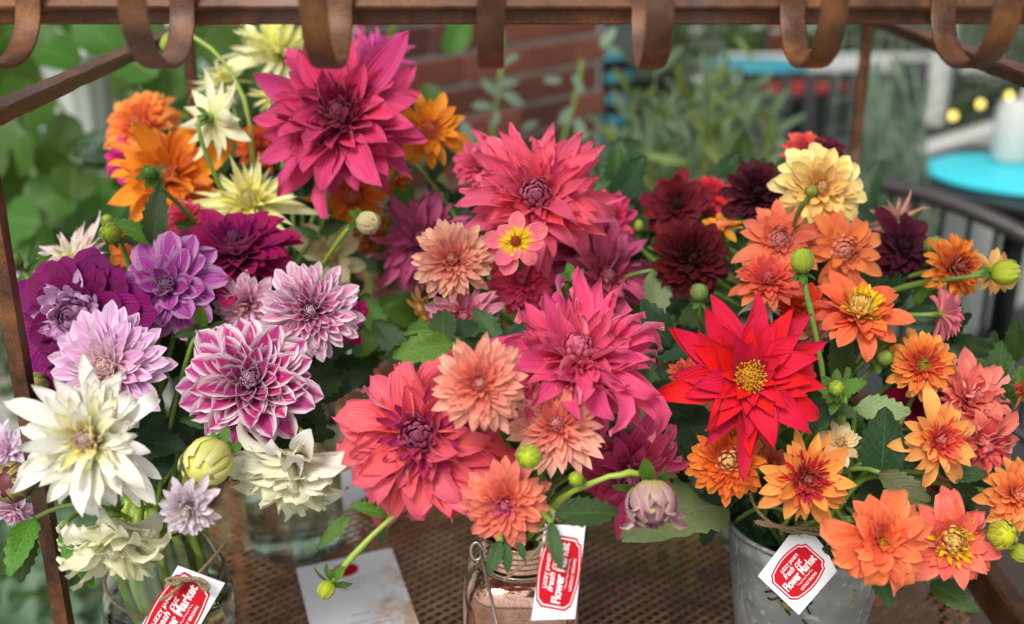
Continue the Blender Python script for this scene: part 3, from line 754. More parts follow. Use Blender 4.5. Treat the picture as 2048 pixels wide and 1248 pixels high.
p = at(1780, 190, 5.2); chair('dark grey chair between the rack post and the white post', (p.x, p.y), 3.6, BLACK, DGREY)
p = at(1440, 90, 7.5); chair('grey chair behind the far turquoise table', (p.x, p.y), .3, DGREY, PALE)
p = at(1620, 80, 7.0); chair('red seated chair at the back of the patio', (p.x, p.y), .9, DGREY, simple('red_cushion', 'a02c2c', .7))
p = at(1880, 600, 2.1)
# dark stair of planters
pl = empty('planter', (p.x+.25, p.y+.3, GZ)); tag(pl, 'low dark brown planter box behind the right bouquet', 'planter')
mb = MB(); mb.box((0, 0, .2), (1.1, .55, .4), Matrix.Rotation(.2, 3, 'Z'), .01); link('box', mesh_from('box', mb.V, mb.F, BROWN, None, False), pl, Matrix.Translation(pl.location))
mb = MB(); mb.box((0, 0, .41), (1.14, .59, .03), Matrix.Rotation(.2, 3, 'Z'), .004); link('rim', mesh_from('rim', mb.V, mb.F, DGREY, None, False), pl, Matrix.Translation(pl.location))
# black chair with arched back right behind the rack
ar = empty('arched_chair', (.78, 1.9, GZ)); tag(ar, 'black metal chair with curved arched back at the right', 'chair')
AL = ar.location
arc = bez([at(1620, 372, 2.1), at(1760, 338, 2.0), at(1940, 400, 1.9), at(2120, 500, 1.8), at(2230, 590, 1.75)], 26)
mb = MB(); mb.tube([q-AL for q in arc], .016, 10); link('back_rail', mesh_from('back_rail', mb.V, mb.F, simple('worn_black_rail', '4a4644', .35, .4, 60, .4, .1)), ar, Matrix.Translation(AL))
sm = None
for k in range(1, 26, 2):
    mb = MB(); top = arc[k]-AL; mb.box((top.x, top.y, top.z-.17), (.009, .006, .33), Matrix.Rotation(-.5, 3, 'Z'), .001); link('back_slat', mesh_from('back_slat', mb.V, mb.F, BLACK, None, False), ar, Matrix.Translation(AL))
mb = MB(); mb.tube([q-AL-Vector((0, 0, .34)) for q in arc], .012, 8); link('lower_rail', mesh_from('lower_rail', mb.V, mb.F, BLACK), ar, Matrix.Translation(AL))
for q in (arc[2], arc[23]):
    mb = MB(); mb.tube([q-AL-Vector((0, 0, .02)), Vector((q.x-AL.x, q.y-AL.y, 0))], .014, 8); link('leg', mesh_from('leg', mb.V, mb.F, BLACK), ar, Matrix.Translation(AL))
# ---- white low wall/railing with post
rl = empty('white_railing', (.9, 3.4, GZ)); tag(rl, 'white railing with square post and wire panel behind the right rack post', 'railing')
RL = rl.location
A = at(1640, 395, 3.05); B = at(2130, 205, 4.3); A.z = B.z = (A.z+B.z)/2
dr = (B-A).normalized(); Rz = Matrix.Rotation(atan2(dr.y, dr.x), 3, 'Z')
mb = MB(); mb.box((A+B)/2-RL, ((B-A).length, .09, .06), Rz, .006); link('bottom_rail', mesh_from('bottom_rail', mb.V, mb.F, WHITE, None, False), rl, Matrix.Translation(RL))
kb_ = MB(); kb_.box(Vector(((A.x+B.x)/2, (A.y+B.y)/2, (A.z+GZ)/2-.03))-RL, ((B-A).length, .12, A.z-GZ-.06), Rz, .006); link('kerb_wall', mesh_from('kerb_wall', kb_.V, kb_.F, PALE, None, False), rl, Matrix.Translation(RL))
q = at(1880, 150, 3.75); 
mb = MB(); mb.box(Vector((q.x, q.y, (A.z+1.2)/2+.03))-RL, (.062, .062, 1.2-A.z), Rz, .005); link('post', mesh_from('post', mb.V, mb.F, WHITE, None, False), rl, Matrix.Translation(RL))
q2 = at(1740, 60, 5.3)
mb = MB()
for k in range(26):
    p_ = A.lerp(B, (k+.5)/26)-RL; mb.tube([p_, p_+Vector((0, 0, .42))], .0018, 4)
for k in range(5):
    mb.tube([A-RL+Vector((0, 0, .08+k*.08)), B-RL+Vector((0, 0, .08+k*.08))], .0018, 4)
o = link('wire_panel', mesh_from('wire_panel', mb.V, mb.F, simple('galvanised_wire', '8b918c', .4, .6)), rl, Matrix.Translation(RL)); o['kind'] = 'stuff'
# beam with white top rail further back
fr = empty('white_railing', at(1700, 130, 6.2)); fr.location.z = GZ; tag(fr, 'far white horizontal railing under the sixth hook', 'railing'); FR = fr.location
a_, b_ = at(1575, 135, 6.4), at(1860, 95, 6.8); b_.z = a_.z
for dz in (0,):
    mb = MB(); mb.box((a_+b_)/2-FR, ((b_-a_).length+.6, .08, .1), None, .006); link('top_rail', mesh_from('top_rail', mb.V, mb.F, WHITE, None, False), fr, Matrix.Translation(FR))
pm = MB(); pm.box((0, 0, 0), (.06, .06, a_.z-GZ-.05), None, .004); pmm = mesh_from('baluster', pm.V, pm.F, DGREY, None, False)
for k in range(7):
    q_ = a_.lerp(b_, k/6); link('baluster', pmm, fr, Matrix.Translation((q_.x, q_.y, (a_.z+GZ)/2-.025)))
# string lights
sg = empty('string_light', at(1722, 282, 3.5)); tag(sg, 'string of warm round bulbs along the white railing', 'string lights'); SG = sg.location
pts = [at(1600, 330, 3.3), at(1722, 274, 3.45), at(1820, 262, 3.6), at(1908, 219, 3.7), at(1963, 196, 3.85), at(2020, 180, 4.0), at(2120, 160, 4.2)]
mb = MB(); mb.tube([p_-SG for p_ in pts], .0022, 5); link('cable', mesh_from('cable', mb.V, mb.F, BLACK), sg, Matrix.Translation(SG))
BULB = emis('warm_bulb', 'ffdc70', 2.2); sv, sf = sphere(14, 9); bmesh_ = mesh_from('bulb', [(v[0]*.012, v[1]*.012, v[2]*.015) for v in sv], sf, BULB)
for k in (1, 3, 4, 5):
    link('bulb', bmesh_, sg, Matrix.Translation(pts[k]-Vector((0, 0, .022))))
    mb = MB(); mb.tube([(0, 0, -.006), (0, 0, .004)], .007, 8); link('socket', mesh_from('socket', mb.V, mb.F, BLACK), sg, Matrix.Translation(pts[k]))
# white crock on the near table
ck = empty('ceramic_crock', (T1.x+.015, T1.y+.14, T1.z)); tag(ck, 'white ceramic crock standing on the near turquoise table', 'crock')
mb = MB(); mb.lathe([(.001, .002), (.052, .002), (.057, .012), (.057, .155), (.05, .17), (.05, .178), (.044, .178), (.044, .16), (.001, .16)], n=40); link('body', mesh_from('body', mb.V, mb.F, simple('white_glaze', 'c4c2bc', .2, 0, 10, .04, .02)), ck, Matrix.Translation(ck.location))
mb = MB()
for k in range(3): mb.tube(bez([(0, 0, .04), (random.uniform(-.02, .02), 0, .15), (random.uniform(-.04, .04), random.uniform(-.03, .03), .22)], 6), .004, 6)
link('utensils', mesh_from('utensils', mb.V, mb.F, PALE), ck, Matrix.Translation(ck.location))
# white planter seen through the vine, on a small dark stand
c = at(178, 268, 2.75)
st_ = empty('plant_stand', (c.x, c.y, GZ)); tag(st_, 'small dark stand under the white planter behind the vine', 'stand')
mb = MB(); mb.lathe([(.001, c.z-GZ-.022), (.15, c.z-GZ-.022), (.155, c.z-GZ-.012), (.15, c.z-GZ-.002), (.001, c.z-GZ-.002)], n=32); link('stand_top', mesh_from('stand_top', mb.V, mb.F, BLACK), st_, Matrix.Translation(st_.location))
for k in range(3):
    mb = MB(); mb.tube([(cos(k*2.09)*.1, sin(k*2.09)*.1, c.z-GZ-.02), (cos(k*2.09)*.16, sin(k*2.09)*.16, 0)], .01, 8); link('leg', mesh_from('leg', mb.V, mb.F, BLACK), st_, Matrix.Translation(st_.location))
pt = empty('planter', (c.x, c.y, c.z)); tag(pt, 'white ribbed tapered planter seen through the vine leaves at left', 'planter')
mb = MB(); prof = [(.001, 0), (.062, 0), (.066, .01), (.088, .2), (.094, .205), (.094, .222), (.084, .222), (.08, .2), (.001, .19)]
mb.lathe(prof, n=48); mb.V = [(v[0]*(1+.04*cos(12*atan2(v[1], v[0]))), v[1]*(1+.04*cos(12*atan2(v[1], v[0]))), v[2]) for v in mb.V]
link('pot', mesh_from('pot', mb.V, mb.F, simple('pale_glaze', 'dfe6dc', .3, 0, 8, .08, .03)), pt, Matrix.Translation(pt.location))
# pale garden wall far left behind hedge
gw = MB(); gw.box((0, 0, .9), (6.5, .18, 1.8)); g = link('garden_wall', mesh_from('garden_wall', gw.V, gw.F, simple('pale_blue_render', 'd8e2e2', .8, 0, 3, .2, .1), None, False), None, Matrix.Translation((-4.1, 4.6, GZ))); tag(g, 'pale grey garden wall behind the hedge on the left', 'wall')

# ================================================================== RACK
rack = empty('plant_rack', (.05, 1.1, GZ)); tag(rack, 'rusty iron plant rack with expanded mesh shelf', 'rack'); RK = rack.location
def rpart(name, mb, mat=RUST, lab=None, smooth=False, kind=None):
    o = link(name, mesh_from(name, mb.V, mb.F, mat, mb.U, smooth), rack, Matrix.Translation(RK))
    if lab: o['label'] = lab
    if kind: o['kind'] = kind
    return o
def angle_iron(name, a, b, n1, n2, w_, th, lab=None):
    """L section between a and b with its legs along n1 and n2"""
    a = Vector(a)-RK; b = Vector(b)-RK; t_ = (b-a).normalized(); n1 = Vector(n1); n1 = (n1-t_*n1.dot(t_)).normalized(); n2 = Vector(n2); n2 = (n2-t_*n2.dot(t_)-n1*n2.dot(n1)).normalized()
    sec = [(0, 0), (w_, 0), (w_, th), (th*1.2, th), (th, th*1.2), (th, w_), (0, w_)]
    n = 24; V = []; m = len(sec)
    for i in range(n+1):
        p = a.lerp(b, i/n); j = .0003
        V += [p+n1*(x+random.gauss(0, j))+n2*(y+random.gauss(0, j)) for x, y in sec]
    F = [(i*m+k, i*m+(k+1) % m, (i+1)*m+(k+1) % m, (i+1)*m+k) for i in range(n) for k in range(m)]+[tuple(range(m))[::-1], tuple(n*m+k for k in range(m))]
    mb = MB(); mb.add(V, F); return rpart(name, mb, RUST, lab)
# front-left post: rust face towards the camera, darker leg going back
XL, YF = -.397, .80
angle_iron('post', (-.3935, YF, GZ), (-.3935, YF, .66), (-1, 0, 0), (0, 1, 0), .0125, .003, 'front left rusty post')
angle_iron('post', (.487, YF, GZ), (.487, YF, .66), (-1, 0, 0), (0, 1, 0), .022, .003)
BLp, BRp = Vector((-.412, 1.40, 0)), Vector((.502, 1.56, 0))
for P_ in (BLp, BRp):
    mb = MB(); mb.strip([Vector((P_.x, P_.y, GZ))-RK, Vector((P_.x, P_.y, .1))-RK, Vector((P_.x, P_.y, .575))-RK], .015, .010, (1, 0, 0)); rpart('post', mb, RUST, 'thin rear post')
# side top rails
angle_iron('top_rail', (XL, YF+.01, .560), (BLp.x, BLp.y, .572), (0, 0, -1), (1, 0, 0), .019, .003, 'left sloping top rail')
angle_iron('top_rail', (.470, YF+.01, .560), (BRp.x, BRp.y, .572), (0, 0, -1), (-1, 0, 0), .019, .003, 'right sloping top rail')
angle_iron('top_rail', (BLp.x, BLp.y, .585), (BRp.x, BRp.y, .585), (0, 0, -1), (0, 1, 0), .02, .003, 'rear top rail')
# front hook bar: lit upper band and a darker lower lip
mb = MB(); mb.box(Vector((0, .801, .6355))-RK, (1.5, .006, .0135), Matrix.Rotation(radians(-38), 3, 'X'), .0012); rpart('hook_bar', mb, RUST, 'front bar that carries the hooks')
mb = MB(); mb.box(Vector((0, .809, .6255))-RK, (1.5, .010, .0125), None, .0012); rpart('hook_bar_lip', mb)
def hook(x, lab, tilt=0.0, curl=True):
    yf, yn, zb, zt = .7925, .684, .589, .665
    cy = (yf+yn)/2; hw = (yf-yn)/2; pts = []
    pts.append(Vector((x, yf+.002, zt+.03)))
    pts.append(Vector((x, yf+.001, zt)))
    for k in range(17):
        a = pi*k/16; pts.append(Vector((x+tilt*(k/16), cy+hw*cos(a)*(.93+.07*abs(cos(a))), zb+.052*(1-sin(a)**.75)+.009)))
    pts.append(Vector((x+tilt, yn-.001, zt-.002))); 
    for k in range(1, 10):
        a = pi*k/9*1.35; pts.append(Vector((x+tilt, yn+.016*(1-cos(a)), zt+.012+.016*sin(a))))
    mb = MB(); mb.strip([p-RK for p in pts], .0175, .003, (1, .02, 0)); rpart('hook', mb, RUST, lab, True).data.set_sharp_from_angle(angle=radians(35))
for x, lab in ((-.343, 'leftmost hook'), (-.234, 'second hook from the left'), (-.122, 'third hook from the left'), (-.015, 'middle hook'), (.094, 'third hook from the right'), (.199, 'second hook from the right'), (.306, 'rightmost hook')):
    hook(x, lab, random.uniform(-.003, .003))
# shelf: frame and expanded mesh
X0, X1, Y0, Y1 = -.385, .50, .74, 1.52
def bar(name, a, b, w_, h, mat=RUST):
    a = Vector(a)-RK; b = Vector(b)-RK; d_ = b-a; mb = MB(); R = Matrix.Rotation(atan2(d_.y, d_.x), 3, 'Z'); mb.box((a+b)/2, (d_.length, w_, h), R, min(w_, h)*.15); return rpart(name, mb, mat)
bar('shelf_edge', (X0, Y0, -.008), (X1, Y0, -.008), .022, .02); bar('shelf_edge', (X0, Y1, -.008), (X1, Y1, -.008), .022, .02)
bar('shelf_edge', (X0, Y0+.02, -.008), (X0, Y1-.02, -.008), .018, .02)
bar('side_rim', (X1+.004, Y0+.02, .03), (X1+.004, Y1-.02, .03), .022, .045)
bar('shelf_brace', (.05, Y0+.02, -.014), (.05, Y1-.02, -.014), .02, .012)
def mesh_panel():
    px_, py_ = .0165, .0142; nx = int((X1-X0-.02)/px_); ny = int((Y1-Y0-.02)/py_); mb = []; F = []; x0 = X0+.01; y0 = Y0+.01; V = []
    wv, th = .0009, .0009
    for j in range(ny):
        for i in range(nx):
            cx, cy = x0+i*px_+px_/2, y0+j*py_+py_/2
            N = [(cx-px_/2, cy), (cx, cy+py_/2), (cx+px_/2, cy), (cx, cy-py_/2)]
            for k in range(4):
                (ax, ay), (bx, by) = N[k], N[(k+1) % 4]; dx, dy = bx-ax, by-ay; L = hypot(dx, dy); nx_, ny_ = -dy/L*wv, dx/L*wv
                za = .0006*(1 if k in (0, 3) else -1); b0 = len(V)
                z_ = -.001+.0005*sin(cx*9)*cos(cy*7)
                V += [(ax-nx_, ay-ny_, z_-za), (bx-nx_, by-ny_, z_-za), (bx+nx_, by+ny_, z_+za), (ax+nx_, ay+ny_, z_+za), (ax-nx_, ay-ny_, z_-za-th*1.6), (bx-nx_, by-ny_, z_-za-th*1.6), (bx+nx_, by+ny_, z_+za-th*1.6), (ax+nx_, ay+ny_, z_+za-th*1.6)]
                F += [(b0, b0+1, b0+2, b0+3), (b0, b0+4, b0+5, b0+1), (b0+3, b0+2, b0+6, b0+7)]
    m = mesh_from('shelf_mesh', [(v[0]-RK.x, v[1]-RK.y, v[2]-RK.z) for v in V], F, RUSTM, None, False); o = link('shelf_mesh', m, rack, Matrix.Translation(RK)); o['kind'] = 'stuff'
mesh_panel()
# lower shelf board, brown and mossy, and scroll braces
bar('lower_shelf', (X0+.10, 1.15, -.42), (X1-.20, 1.15, -.42), .80, .02, simple('mossy_board', '281a12', .85, 0, 9, .5, .4, .002, col2='14140c'))
def flat(name, pts, w_=.02, th=.005, side=(0, 1, 0)):
    mb = MB(); mb.strip([Vector(p)-RK for p in pts], w_, th, side); return rpart(name, mb, RUST, None, True)
for sx, X in ((1, X0+.002), (-1, X1)):
    flat('scroll_brace', bez([(X, .86, -.02), (X-sx*.015, 1.0, -.12), (X-sx*.03, .82, -.3), (X, .80, -.5)], 14), .022, .006, (0, 1, .2))
    flat('scroll_brace', bez([(X, 1.05, -.02), (X-sx*.02, 1.12, -.16), (X-sx*.05, .98, -.34), (X-sx*.02, .86, -.6)], 14), .022, .006, (0, 1, .2))
    flat('scroll_brace', bez([(X, .93, -.02), (X+sx*.01, .95, -.1), (X+sx*.02, 1.05, -.28), (X+sx*.02, 1.2, -.5)], 14), .022, .006, (0, 1, .2))
    ring = [(X-sx*.0, 1.03+.055*cos(a), -.075+.055*sin(a)) for a in [2*pi*k/22 for k in range(20)]]
    flat('scroll', ring, .014, .005, (1, 0, 0))
# ================================================================== FLOWERS
D = dahlia
# ---- left bouquet in the glass vase
D('deep purple dahlia with lilac-tipped inner petals beside the left post', 148, 632, 132, .93, 'broad', [(0,'60043c'),(.8,'6c044c'),(1,'7e0664')], '4c0630', kb=(0,.3), face=(-.12,.15,1), N=46, w=.50, rc=.4, corec='a86c9c', core_r=.28, tip=(2.6,.5,.62), H=.28, cup=(.4,.5), inner=(38, .50, .36, 'dcb0d4', .42, '8c3478'), streak=.15, streakc='4c0630')
D('lilac dahlia with broad magenta-striped petals and dark purple heart', 335, 572, 112, .95, 'broad', [(0,'5c1450'),(.22,'7c1c6e'),(.4,'a8449a'),(1,'b45ca8')], '6b1458', 'e0acd8', .7, (0,.35), face=(-.1,.25,1), N=30, w=.46, tip=(2.6,.5,.62), corec='511046', streak=.75, streakc='8a1c72')
D('rich magenta dahlia tilted upwards at the top of the left bouquet', 472, 500, 122, 1.0, 'formal', [(0,'7a1a62'),(.3,'85125c'),(.6,'960f58'),(1,'a80c58')], '4a0530', kb=(0,.4), face=(.05,1.15,1), N=70, w=.34, H=.5, corec='6c1656', streak=.3)
D('small pale pink dahlia with magenta streaks below the rich magenta one', 492, 612, 66, .97, 'formal', [(0,'d8a890'),(.3,'dfa0b6'),(1,'e6bccb')], 'b8407c', 'f4dde4', .5, (0,.45), face=(-.1,-.5,1), N=60, streak=.5, streakc='b03078')
D('round white-and-pink ball dahlia at the right of the left bouquet', 622, 622, 92, .93, 'ball', [(0,'a83c78'),(.3,'c0508c'),(.6,'cc6ca0'),(1,'dcaac4')], 'a00c58', 'faeef4', 1.0, (.0,.8), face=(.12,0,1), N=105, w=.27, es=(.27,.5), streak=.3, streakc='b83a7c')
D('magenta dahlia with white-edged petals in the middle of the left bouquet', 500, 765, 122, .88, 'formal', [(0,'a85090'),(.3,'ac3c80'),(.6,'a01c66'),(1,'b04084')], '90044c', 'fae8f0', 1.0, (.0,.75), face=(.2,.3,1), N=72, w=.42, H=.55, es=(.28,.62), streak=.45, streakc='a40f58')
D('fluffy white and lilac dahlia with peach centre behind the big white one', 215, 738, 114, .88, 'formal', [(0,'e0b89a'),(.25,'e8d0c0'),(.6,'dca4cc'),(1,'dcb0d4')], 'e8c8d8', 'fbf2f6', .6, (0,.2), face=(-.05,.2,1), N=90, w=.3, corec='dcb08c', streak=.7, streakc='a83c98', rc=.22)
D('big creamy white dahlia with yellow and pink heart in front of the left post', 178, 880, 134, .79, 'dinner', [(0,'c8a0a4'),(.15,'dcc060'),(.36,'f0e48c'),(.55,'efe9cc'),(1,'ece4da')], 'dcd25a', 'f6f0ee', .4, (0,.3), face=(-.05,.1,1), N=130, w=.23, tip=(1.9,.75,.6), corec='bc8e98', streak=.12, streakc='dcc4d0', roll=.22, tw=.25, rc=.17)
D('cream dahlia hanging face down above the glass vase', 228, 1050, 96, .845, 'dinner', [(0,'e8e098'),(.4,'ece8b4'),(1,'f0ecd0')], 'dcd45a', 'f8f6e4', .3, (0,.4), face=(.0,-1.3,.35), N=64, w=.46, H=1.0, droop=-.35, back='ece8c0', tip=(2,.7,.6), streak=.15, streakc='d0cc70', sep=True, roll=.2)
D('small pale lilac dahlia drooping beneath the cream bud', 378, 1012, 54, .79, 'formal', [(0,'eedcc8'),(.5,'eed8dc'),(1,'ecd0e0')], 'e8d8b0', 'f0e0ea', .4, (0,.3), face=(.05,-.25,1), N=80, w=.32, H=.9, droop=.0, back='e8d4dc', sep=True, streak=.3, streakc='b870a8')
D('loose cream dahlia drooping left at the right edge of the left bouquet', 592, 922, 112, .87, 'dinner', [(0,'e4dc90'),(.4,'e9e4ba'),(1,'f0ebdc')], 'd8d060', 'f6f2ea', .3, (0,.4), face=(-.3,-1.1,.5), N=64, w=.46, H=.85, droop=-.15, back='eee8cc', tip=(2,.7,.6), streak=.15, streakc='cfc88c', sep=True)
D('pale pink spiky dahlia behind the deep purple one', 142, 522, 88, 1.02, 'cactus', [(0,'e0d070'),(.3,'ecdcc8'),(1,'e4c2cc')], 'e4d890', 'f2dce6', .4, (0,.35), face=(-.35,.7,1), N=54, w=.26, streak=.2)
D('orange dahlia half hidden under the green bud', 262, 500, 52, 1.06, 'broad', [(0,'d86420'),(1,'ee8a3c')], 'd8641c', face=(0,.2,1), N=24)
D('magenta dahlia peeping out right of the pink-and-white ball', 690, 640, 50, 1.0, 'broad', [(0,'8a0c50'),(1,'a80e62')], '5c0838', face=(.4,-.1,1), N=22)
D('pale lilac dahlia cut by the left frame edge near the post', 12, 900, 54, .98, 'formal', [(0,'d8b0d0'),(1,'eed8e6')], 'c080b4', face=(-.4,.1,1), N=44, streak=.4, streakc='b060a0')
D('pink and white dahlia below the dark bud at the left edge', 28, 1022, 48, .93, 'formal', [(0,'cc70a0'),(1,'eac2d6')], 'b83c80', 'f6e6ee', .7, face=(-.2,-.8,.8), N=44, streak=.4, streakc='b04488')
D('pale pink dahlia sliver outside the left post', 2, 560, 50, 1.0, 'broad', [(0,'e8c8d0'),(1,'eccad8')], 'd090b0', face=(-.5,.3,1), N=24)
bud('half open yellow cream bud between the two cream dahlias', 415, 925, 46, .83, (-.25,-.35,.9), 'left', 'dcd878', 'b4c030', sepals=6, ell=1.15, open_=.08, tipc='eee8a8', sepc=.7)
bud('round lime bud with green bracts beside the orange dahlia', 221, 466, 21, .97, (.05,.1,1), 'left', 'a4bc30', '88a828', sepals=7, sepe=-.1, sepc=.9)
bud('dull olive bud right of the left post', 72, 768, 24, .92, (.2,.3,.9), 'left', '9a8f50', '7a8440', sepals=5)
bud('dark plum bud with yellow tip at the left edge', 25, 965, 40, .88, (-.1,.2,1), 'left', '6a3440', '54283a', sepals=5, tipc='a8a030', ell=.9, sepc=.7)
bud('small green bud above the deep purple dahlia', 28, 520, 14, .98, (.0,.5,1), 'left', '6f9a3c', '587f30', sepals=6)
# ---- back left bouquet
D('huge rose pink dahlia with crimson heart under the third hook', 680, 232, 150, 1.06, 'dinner', [(0,'7a1040'),(.25,'98164a'),(.5,'c02c58'),(1,'cc4074')], '901040', 'dd6a98', .35, (0,.35), face=(0,.25,1), vase='backleft', N=120, w=.32, H=.42, corec='780c40', inner=(30, .4, .22, '98184c', .5), streak=.3, streakc='a01c50', tip=(1.9,.75,.56), tc=-.2, tcs=.5)
D('mauve pink dahlia behind the huge rose pink one', 752, 118, 82, 1.18, 'cactus', [(0,'b03078'),(1,'cc5c9c')], 'a0286c', face=(.3,.5,1), vase='backleft', w=.24)
D('shaggy lemon dahlia at the very top behind the hook bar', 560, 95, 92, 1.22, 'shaggy', [(0,'e8da58'),(.5,'f0e48c'),(1,'f2ebb4')], 'd8d050', face=(.05,.8,1), vase='backleft', streak=.15, streakc='c8c048')
D('small pale lemon dahlia below the shaggy one', 448, 158, 62, 1.24, 'cactus', [(0,'d8cc50'),(.5,'e2dc98'),(1,'ece4b4')], 'ccc850', face=(-.2,.9,1), vase='backleft', N=36)
D('pale lemon dahlia tucked behind the rose pink petals', 545, 190, 48, 1.2, 'cactus', [(0,'dcd470'),(1,'e4dea0')], 'ccc850', face=(-.2,.5,1), vase='backleft', N=36)
D('cream dahlia turned away showing its green calyx', 432, 238, 86, 1.1, 'star', [(0,'e0d850'),(.5,'ebe49c'),(1,'efead0')], 'c8d030', 'f6f2dc', .3, (0,.5), face=(.45,.05,-.75), vase='backleft', N=26, sep=True, back='f0eabc', w=.3)
D('soft apricot orange dahlia at the left edge of the rear bouquet', 280, 250, 78, 1.22, 'formal', [(0,'d86a28'),(.5,'e07c3c'),(1,'e6924e')], 'd8742c', face=(-.3,.4,1), vase='backleft', N=70)
D('bright orange dahlia left of the lemon star dahlia', 335, 352, 114, 1.12, 'dinner', [(0,'e8840c'),(.4,'f0860c'),(1,'ee8a28')], 'e87408', 'f6a850', .3, face=(.1,.3,1), vase='backleft', N=58, w=.34, streak=.3, streakc='e0700c')
D('magenta dahlia glimpsed behind the bright orange one', 240, 322, 42, 1.18, 'broad', [(0,'b01c6c'),(1,'c83080')], '90105c', face=(-.3,.2,1), vase='backleft', N=22)
D('small coral pink dahlia between orange and rich magenta blooms', 372, 438, 42, 1.08, 'formal', [(0,'c02c50'),(1,'dc4c68')], 'b02040', face=(.1,.2,1), vase='backleft', N=44)
D('lemon star dahlia with long pointed rays', 498, 400, 108, 1.1, 'cactus', [(0,'e6d468'),(.35,'ecd870'),(1,'f4e0b4')], 'd8cc44', 'f4e8c4', .3, (0,.4), face=(-.05,.4,1), vase='backleft', N=46, w=.22, H=.34, rc=.22, streak=.12)
D('golden orange dahlia right of the huge rose pink one', 862, 258, 78, 1.12, 'open', [(0,'e06c10'),(.4,'ee8a10'),(1,'f0962c')], 'e06c10', 'f6b050', .3, face=(.25,.15,1), vase='backleft', N=34, w=.3, streak=.3, streakc='e06810')
D('orange dahlia hanging below the huge rose pink one', 705, 385, 82, 1.14, 'open', [(0,'d85c14'),(1,'ea8828')], 'd86410', face=(.1,-.9,.8), vase='backleft', N=34, w=.28, H=.4)
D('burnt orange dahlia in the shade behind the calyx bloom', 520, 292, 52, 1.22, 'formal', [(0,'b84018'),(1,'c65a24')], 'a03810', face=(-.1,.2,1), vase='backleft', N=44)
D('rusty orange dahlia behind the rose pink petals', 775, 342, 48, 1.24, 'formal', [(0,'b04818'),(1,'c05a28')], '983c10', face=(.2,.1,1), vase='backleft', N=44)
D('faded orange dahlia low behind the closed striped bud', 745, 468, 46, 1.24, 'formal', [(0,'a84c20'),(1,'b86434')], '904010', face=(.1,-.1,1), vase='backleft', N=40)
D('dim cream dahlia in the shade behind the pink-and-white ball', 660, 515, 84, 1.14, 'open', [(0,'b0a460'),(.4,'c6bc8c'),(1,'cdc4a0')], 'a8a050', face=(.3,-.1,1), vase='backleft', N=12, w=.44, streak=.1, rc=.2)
bud('closed cream bud with pink stripes on a slanting stem', 737, 446, 23, 1.0, (.75,-.35,.6), 'backleft', 'd8d09c', 'a4b04c', sepals=6, tipc='d8a890', via=[(660, 500, 1.02), (630, 560, 1.06)], sepe=.0, stemmat=STEMB)
bud('green bud on the arching stem seen inside the second hook', 338, 84, 15, 1.14, (-.4,-.9,.2), 'backleft', 'a8c030', '80a020', sepals=5, via=[(360, 62, 1.14), (440, 80, 1.14), (505, 150, 1.14), (505, 320, 1.14)], stemmat=STEMB, ell=1.5)
bud('tiny closed green bud cluster in front of the bright orange dahlia', 298, 345, 15, 1.0, (0,.3,1), 'backleft', '4f8a2c', '3f7022', sepals=8, sepe=.1, sepc=1.5, smat=LEAFB)
bud('small yellow green bud left of the bright orange dahlia', 215, 442, 13, 1.04, (-.1,.6,.8), 'backleft', '98b040', '789830', sepals=6)
bud('small lime bud between the golden orange and coral blooms', 942, 300, 13, 1.12, (0,.7,.7), 'backmid', 'b4c440', '88a030', sepals=5)
# ---- back middle bouquet
D('large coral pink dahlia with closed pink heart at the centre back', 1072, 392, 150, 1.0, 'dinner', [(0,'b03a6a'),(.2,'c04068'),(.45,'e04c64'),(1,'e8627c')], 'c02848', 'ee8898', .25, (0,.35), face=(0,.15,1), vase='backmid', N=110, w=.28, H=.38, rc=.17, streak=.3, streakc='c82c50', core_r=.19, corec='b44c78', tip=(1.35,.95,.5), roll=.22)
D('dusky mauve dahlia left of the large coral pink one', 845, 478, 98, 1.12, 'dinner', [(0,'a03060'),(1,'b8507e')], '8c2450', 'c87a9c', .3, face=(-.25,.1,1), vase='backmid', N=70, w=.24, streak=.4, streakc='8c2c60')
D('peach ball dahlia left of the yellow-eyed collarette', 905, 520, 76, .97, 'ball', [(0,'ee7a74'),(.4,'f48a80'),(1,'fab49c')], 'dc5c40', 'fcd4a8', .5, (0,.5), face=(0,.05,1), vase='backmid', N=105, w=.24, streak=.2)
D('small pink collarette dahlia with bright yellow eye', 1031, 482, 60, .93, 'single', [(0,'d84878'),(1,'d64c7c')], 'f4cc10', 'e87ca0', .5, (.25,.55), face=(0,.05,1), vase='backmid', core='disc', corec='b03a18', N=9, w=.55, core_r=.16, inner=(14, .42, .3, 'f0cc18', .1, 'e0b010'), streak=.2, streakc='e8b030', trans=.2)
D('coral rose dahlia under the yellow-eyed collarette', 1045, 562, 68, 1.02, 'formal', [(0,'c83060'),(1,'d84c68')], 'b02448', face=(0,0,1), vase='backmid', N=70)
D('dusky pink dahlia right of the small green calyx', 1212, 552, 104, 1.06, 'dinner', [(0,'c05a60'),(.4,'c44c70'),(1,'c45884')], 'b83c50', 'd88aa4', .3, face=(.3,0,1), vase='backmid', N=64, w=.26, streak=.35, streakc='a03060')
D('pink coral dahlia right of the large coral pink one', 1216, 442, 68, 1.1, 'dinner', [(0,'c83458'),(1,'d4487a')], 'b82848', face=(.5,.1,1), vase='backmid', N=50)
D('pale pink dahlia above the serrated leaves', 928, 632, 72, .98, 'dinner', [(0,'b83458'),(.4,'cc6080'),(1,'dc98ac')], 'b02c4c', 'ecbcc4', .5, face=(.1,-.2,1), vase='backmid', N=56, w=.26, streak=.3, streakc='c04c70')
D('small yellow and wine dahlia seen side on behind the leaves', 842, 618, 40, 1.06, 'open', [(0,'c09020'),(1,'a84450')], 'd8b828', 'd8c040', .5, face=(-.6,-.3,.4), vase='backmid', N=20)
